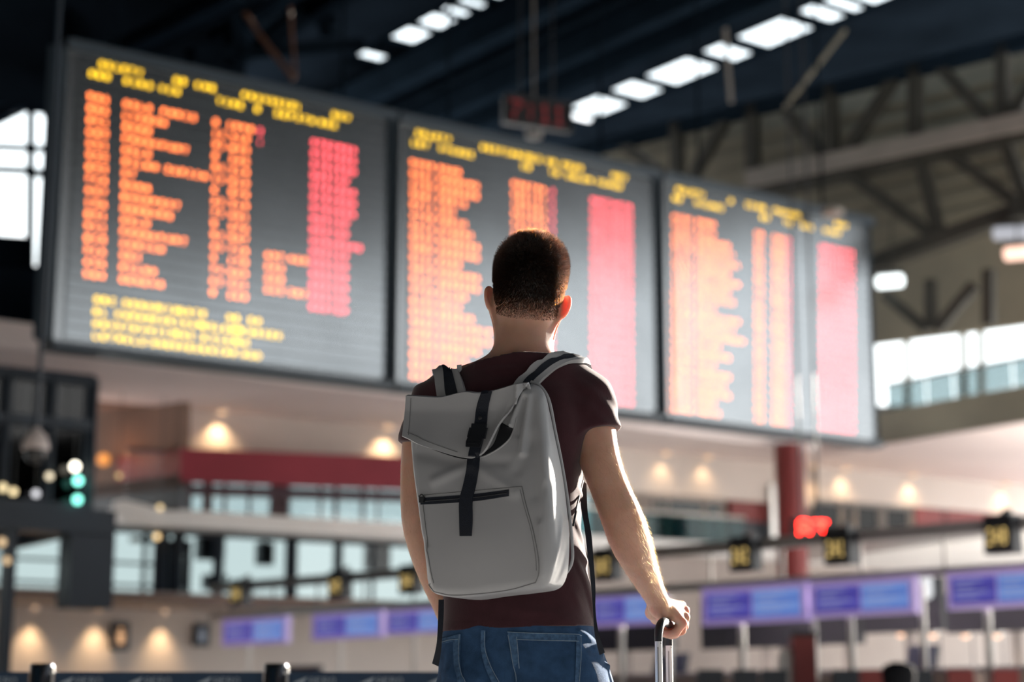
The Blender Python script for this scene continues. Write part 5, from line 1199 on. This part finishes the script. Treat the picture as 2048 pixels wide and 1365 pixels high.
# pocket with zip
for P in ([(823, 995), (840, 992), (930, 984), (1044, 974)], [(1044, 974), (1052, 1010), (1066, 1060), (1076, 1110), (1078, 1145), (1071, 1166)], [(1071, 1166), (1020, 1180), (960, 1188), (905, 1191), (868, 1184)], [(823, 997), (836, 1060), (846, 1120), (856, 1165), (868, 1184)]):
    obj('pocket_seam', gl(P, GB, .0004, .0010), M_bagd, bag, True)
obj('pocket_seam', gl([(1040, 980), (1048, 1012), (1062, 1062), (1071, 1112), (1073, 1142)], GB, .0003, .0006), M_bagd, bag, True)
zp = obj('zipper', ribbon(GB, [(842, 997), (900, 993), (960, 988), (1018, 980)], [(842, 1010), (900, 1007), (960, 1002), (1018, 993)], .0018, .003, 24, 4, PY - .2), M_web, bag)
obj('zipper_teeth', gl([(845, 1004), (900, 1000), (960, 995), (1015, 987)], GB, .0026, .0012), M_black, zp, True)
c_ = conform(GB, 846, 1001, .004, PY - .2); obj('slider', MB().box(c_, (.005, .004, .006), [xb, nf, UP]), M_black, zp)
rg_ = [c_ + xb * (.0045 * math.cos(t)) + UP * (.0065 * math.sin(t) + .004) + nf * .003 for t in np.linspace(0, 2 * math.pi, 15)]; obj('pull_ring', MB().tube(rg_, .0011, 6, cap=False), M_black, zp, True)
# centre strap with its buckle
strap = obj('centre_strap', ribbon(ALLB, [(964, 786), (957, 806), (953, 825), (950, 850), (945, 880), (939, 905), (934, 940), (928, 970), (920, 1003), (920, 1040), (921, 1073)], [(985, 783), (979, 806), (976, 825), (974, 850), (968, 880), (962, 905), (958, 940), (953, 970), (946, 1003), (946, 1040), (944, 1073)], .0040, .003, 60, 5, PY - .2), M_web, bag)
e1 = conform(ALLB, 962, 851, .006, PY - .2); e2 = conform(ALLB, 950, 899, .006, PY - .2); bu = nrm(e1 - e2); bx = nrm(np.cross(bu, nf)); bx = bx if bx[0] > 0 else -bx; bn = nf
cb = (e1 + e2) / 2; L_ = np.linalg.norm(e1 - e2) / 2; f = MB()
f.prism([cb + bx * x_ + bu * y_ for x_, y_ in ((-.0165, -L_ * .95), (.0150, -L_ * .95), (.0165, -L_ * .5), (.0165, -L_ * .1), (-.0165, -L_ * .1), (-.0185, -L_ * .5))], bn * .007)
f.prism([cb + bx * x_ + bu * y_ for x_, y_ in ((-.013, -L_ * .12), (.013, -L_ * .12), (.0165, L_ * .5), (.0165, L_), (-.0165, L_), (-.0150, L_ * .5))], bn * .0055)
buk = obj('buckle', f, M_black, bag)
obj('buckle_prong', MB().box(cb + bx * .0175 + bu * L_ * .2 + bn * .003, (.0028, .003, L_ * .45), [bx, bn, bu]).box(cb - bx * .0165 + bu * L_ * .25 + bn * .003, (.0025, .003, L_ * .4), [bx, bn, bu]), M_black, buk)
obj('buckle_bar', MB().box(cb - bu * L_ * .62 + bn * .0075, (.0135, .0015, .0022), [bx, bn, bu]).box(cb - bu * L_ * .35 + bn * .0075, (.0135, .0015, .0018), [bx, bn, bu]), M_black, buk)
c_ = conform(ALLB, 962, 838, .004, PY - .2); obj('snap', MB().lathe(c_, [(.0045, 0), (.0045, .0012), (.003, .002)], 14, [xb, UP, nf]), M_black, bag, True)
# shoulder straps over the shirt
def shoulder(l, r_, over):
    n = 18; A, B_ = spline(l, n), spline(r_, n); rows = []
    prev = None
    for a_, b_ in zip(A, B_):
        r__ = []
        for i_, t in enumerate(np.linspace(0, 1, 9)):
            p = a_ + (b_ - a_) * t; h_ = SB.ray_cast(Vector(CAM), Vector(nrm(D(*p))))
            r__.append(conform(SB, *p, .014) if h_[0] is not None else atY(*p, (prev[i_][1] if prev else PY - .08) + .006))
        m_ = np.array([q_[1] for q_ in r__]); m_ = np.convolve(np.pad(m_, 2, 'edge'), np.ones(5) / 5, 'valid')
        r__ = [CAM + (q_ - CAM) * ((y_ - CAM[1]) / (q_[1] - CAM[1])) for q_, y_ in zip(r__, m_)]
        rows.append(r__); prev = r__
    tail = [[p + np.array(o_) for p in rows[-1]] for o_ in over]
    s_ = obj('shoulder_strap', sheet(rows + tail, .011), M_bag, bag, True)
    w_ = [[p + nf * .0015 + UP * .001 for p in r__[3:7]] for r__ in rows + tail]
    obj('strap_webbing', sheet(w_, .002), M_web, s_, True)
shoulder([(884, 812), (881, 794), (875, 768), (870, 746)], [(940, 802), (935, 783), (928, 758), (921, 736)], [(.0, .03, .004), (.0, .07, -.012), (0, .10, -.05), (0, .12, -.12)])
shoulder([(1010, 800), (1029, 773), (1052, 745), (1075, 724), (1098, 713), (1122, 712)], [(1060, 800), (1079, 772), (1096, 754), (1115, 738), (1140, 728), (1166, 726)], [(.006, .03, .0), (.012, .07, -.02), (.012, .10, -.06), (.0, .12, -.12)])
def tail(l, r_, dys, name='strap_tail'):
    n = 26; A, B_ = spline(l, n), spline(r_, n); dd = np.interp(np.linspace(0, 1, n), np.linspace(0, 1, len(dys)), dys)
    return obj(name, sheet([[K(*(a_ + (b_ - a_) * t), y_) for t in (0, .5, 1)] for a_, b_, y_ in zip(A, B_, dd)], .0018), M_web, bag, True)
tail([(1160, 958), (1161, 990), (1163, 1020), (1170, 1060), (1176, 1110), (1182, 1165), (1186, 1220), (1189, 1268), (1199, 1311)], [(1173, 968), (1174, 1000), (1176, 1030), (1183, 1070), (1187, 1120), (1191, 1175), (1191, 1220), (1197, 1265), (1210, 1306)], [-.01, -.03, -.05, -.06, -.09, -.10, -.11, -.12, -.12])
tail([(877, 1200), (876, 1240), (874, 1280), (870, 1305), (864, 1328)], [(888, 1200), (887, 1240), (884, 1280), (882, 1305), (877, 1334)], [-.10, -.12, -.13, -.13, -.13])
obj('lower_strap', MB().tube([K(1166, 962, -.01), K(1157, 1000, -.06), K(1146, 1052, -.11)], .0022, 6), M_web, bag, True)

# ------------------------------------------------------------------ the suitcase whose handle he holds
N0_ = K(1317, 1290, .07); F0_ = K(1338, 1290, .33); hdir = nrm((F0_ - N0_) * np.array([1, 1, 0])); hp = np.array([hdir[1], -hdir[0], 0]); Ln = float(np.linalg.norm((F0_ - N0_)[:2]))
ztop = float(K(1335, 1248, .19)[2]); zt2 = .60
sc = thing('suitcase', 'suitcase with raised aluminium handle held in the right hand of the man', 'suitcase', (*((N0_ + F0_) / 2)[:2], 0))
M_tube = mat('satin_aluminium', (.80, .79, .77), .45, .0, var=0)
nb = np.array([N0_[0], N0_[1], 0]); fb = np.array([F0_[0], F0_[1], 0]); rb = .035
zj = ztop - rb
for p, nm in ((nb, 0), (fb, 1)):
    T_ = MB().tube([p + UP * zt2, p + UP * (zj - .005)], .0078, 14); obj('handle_tube', T_, M_tube, sc, True)
    obj('tube_groove', MB().box(p + UP * (zt2 + zj) / 2 - UP * .01 + np.array([-.002, -.0078, 0]), (.0012, .0006, (zj - zt2) / 2 - .01)), M_grey, sc)
    obj('button', MB().lathe(p + UP * (zj - .012) + np.array([.005, -.0066, 0]), [(.0012, -.001), (.0012, .001)], 8), M_black, sc)
arc = [nb + UP * (zj - .008)] + [nb + hdir * (rb * (1 - math.cos(t))) + hp * (.010 * (1 - math.cos(t))) + UP * (zj + rb * math.sin(t)) for t in np.linspace(0, math.pi / 2, 8)]
arc2 = [fb - hdir * (rb * (1 - math.cos(t))) + hp * (.010 * (1 - math.cos(t))) + UP * (zj + rb * math.sin(t)) for t in np.linspace(math.pi / 2, 0, 8)] + [fb + UP * (zj - .008)]
obj('grip', MB().tube(arc + arc2, [.0085] * 3 + [.0092] * (len(arc) + len(arc2) - 6) + [.0085] * 3, 14), M_black, sc, True)
W_, Dp, Hh = .215, .125, .565
cc_ = (nb + fb) / 2 + hp * (Dp - .02)
bm = bmesh.new(); bmesh.ops.create_cube(bm, size=1)
for v_ in bm.verts: v_.co = Vector(cc_ + hdir * v_.co.x * 2 * W_ + hp * v_.co.y * 2 * Dp + UP * (.06 + (v_.co.z + .5) * Hh))
bmesh.ops.bevel(bm, geom=bm.edges[:], offset=.035, segments=4, affect='EDGES', profile=.5)
me = bpy.data.meshes.new('shell'); bm.to_mesh(me); bm.free(); me.materials.append(M_black); me.polygons.foreach_set('use_smooth', [True] * len(me.polygons)); finish(bpy.data.objects.new('shell', me), sc)
for k in (-.6, -.2, .2, .6): obj('shell_rib', MB().bar(cc_ + hdir * W_ * k + hp * (Dp + .001) + UP * .12, cc_ + hdir * W_ * k + hp * (Dp + .001) + UP * .56, .012, .004), M_black, sc)
for a_ in (-1, 1):
    for b_ in (-1, 1):
        p = cc_ + hdir * a_ * (W_ - .045) + hp * b_ * (Dp - .04)
        wh = obj('wheel', MB().lathe(p + UP * .026, [(.018, -.012), (.026, -.009), (.026, .009), (.018, .012)], 16, [hdir, UP, hp]), M_black, sc, True); obj('fork', MB().box(p + UP * .052, (.02, .018, .012)), M_black, sc)
obj('carry_handle', MB().tube([cc_ - hdir * .07 + UP * .622, cc_ - hdir * .06 + UP * .642, cc_ + hdir * .06 + UP * .642, cc_ + hdir * .07 + UP * .622], .009, 8), M_black, sc, True)
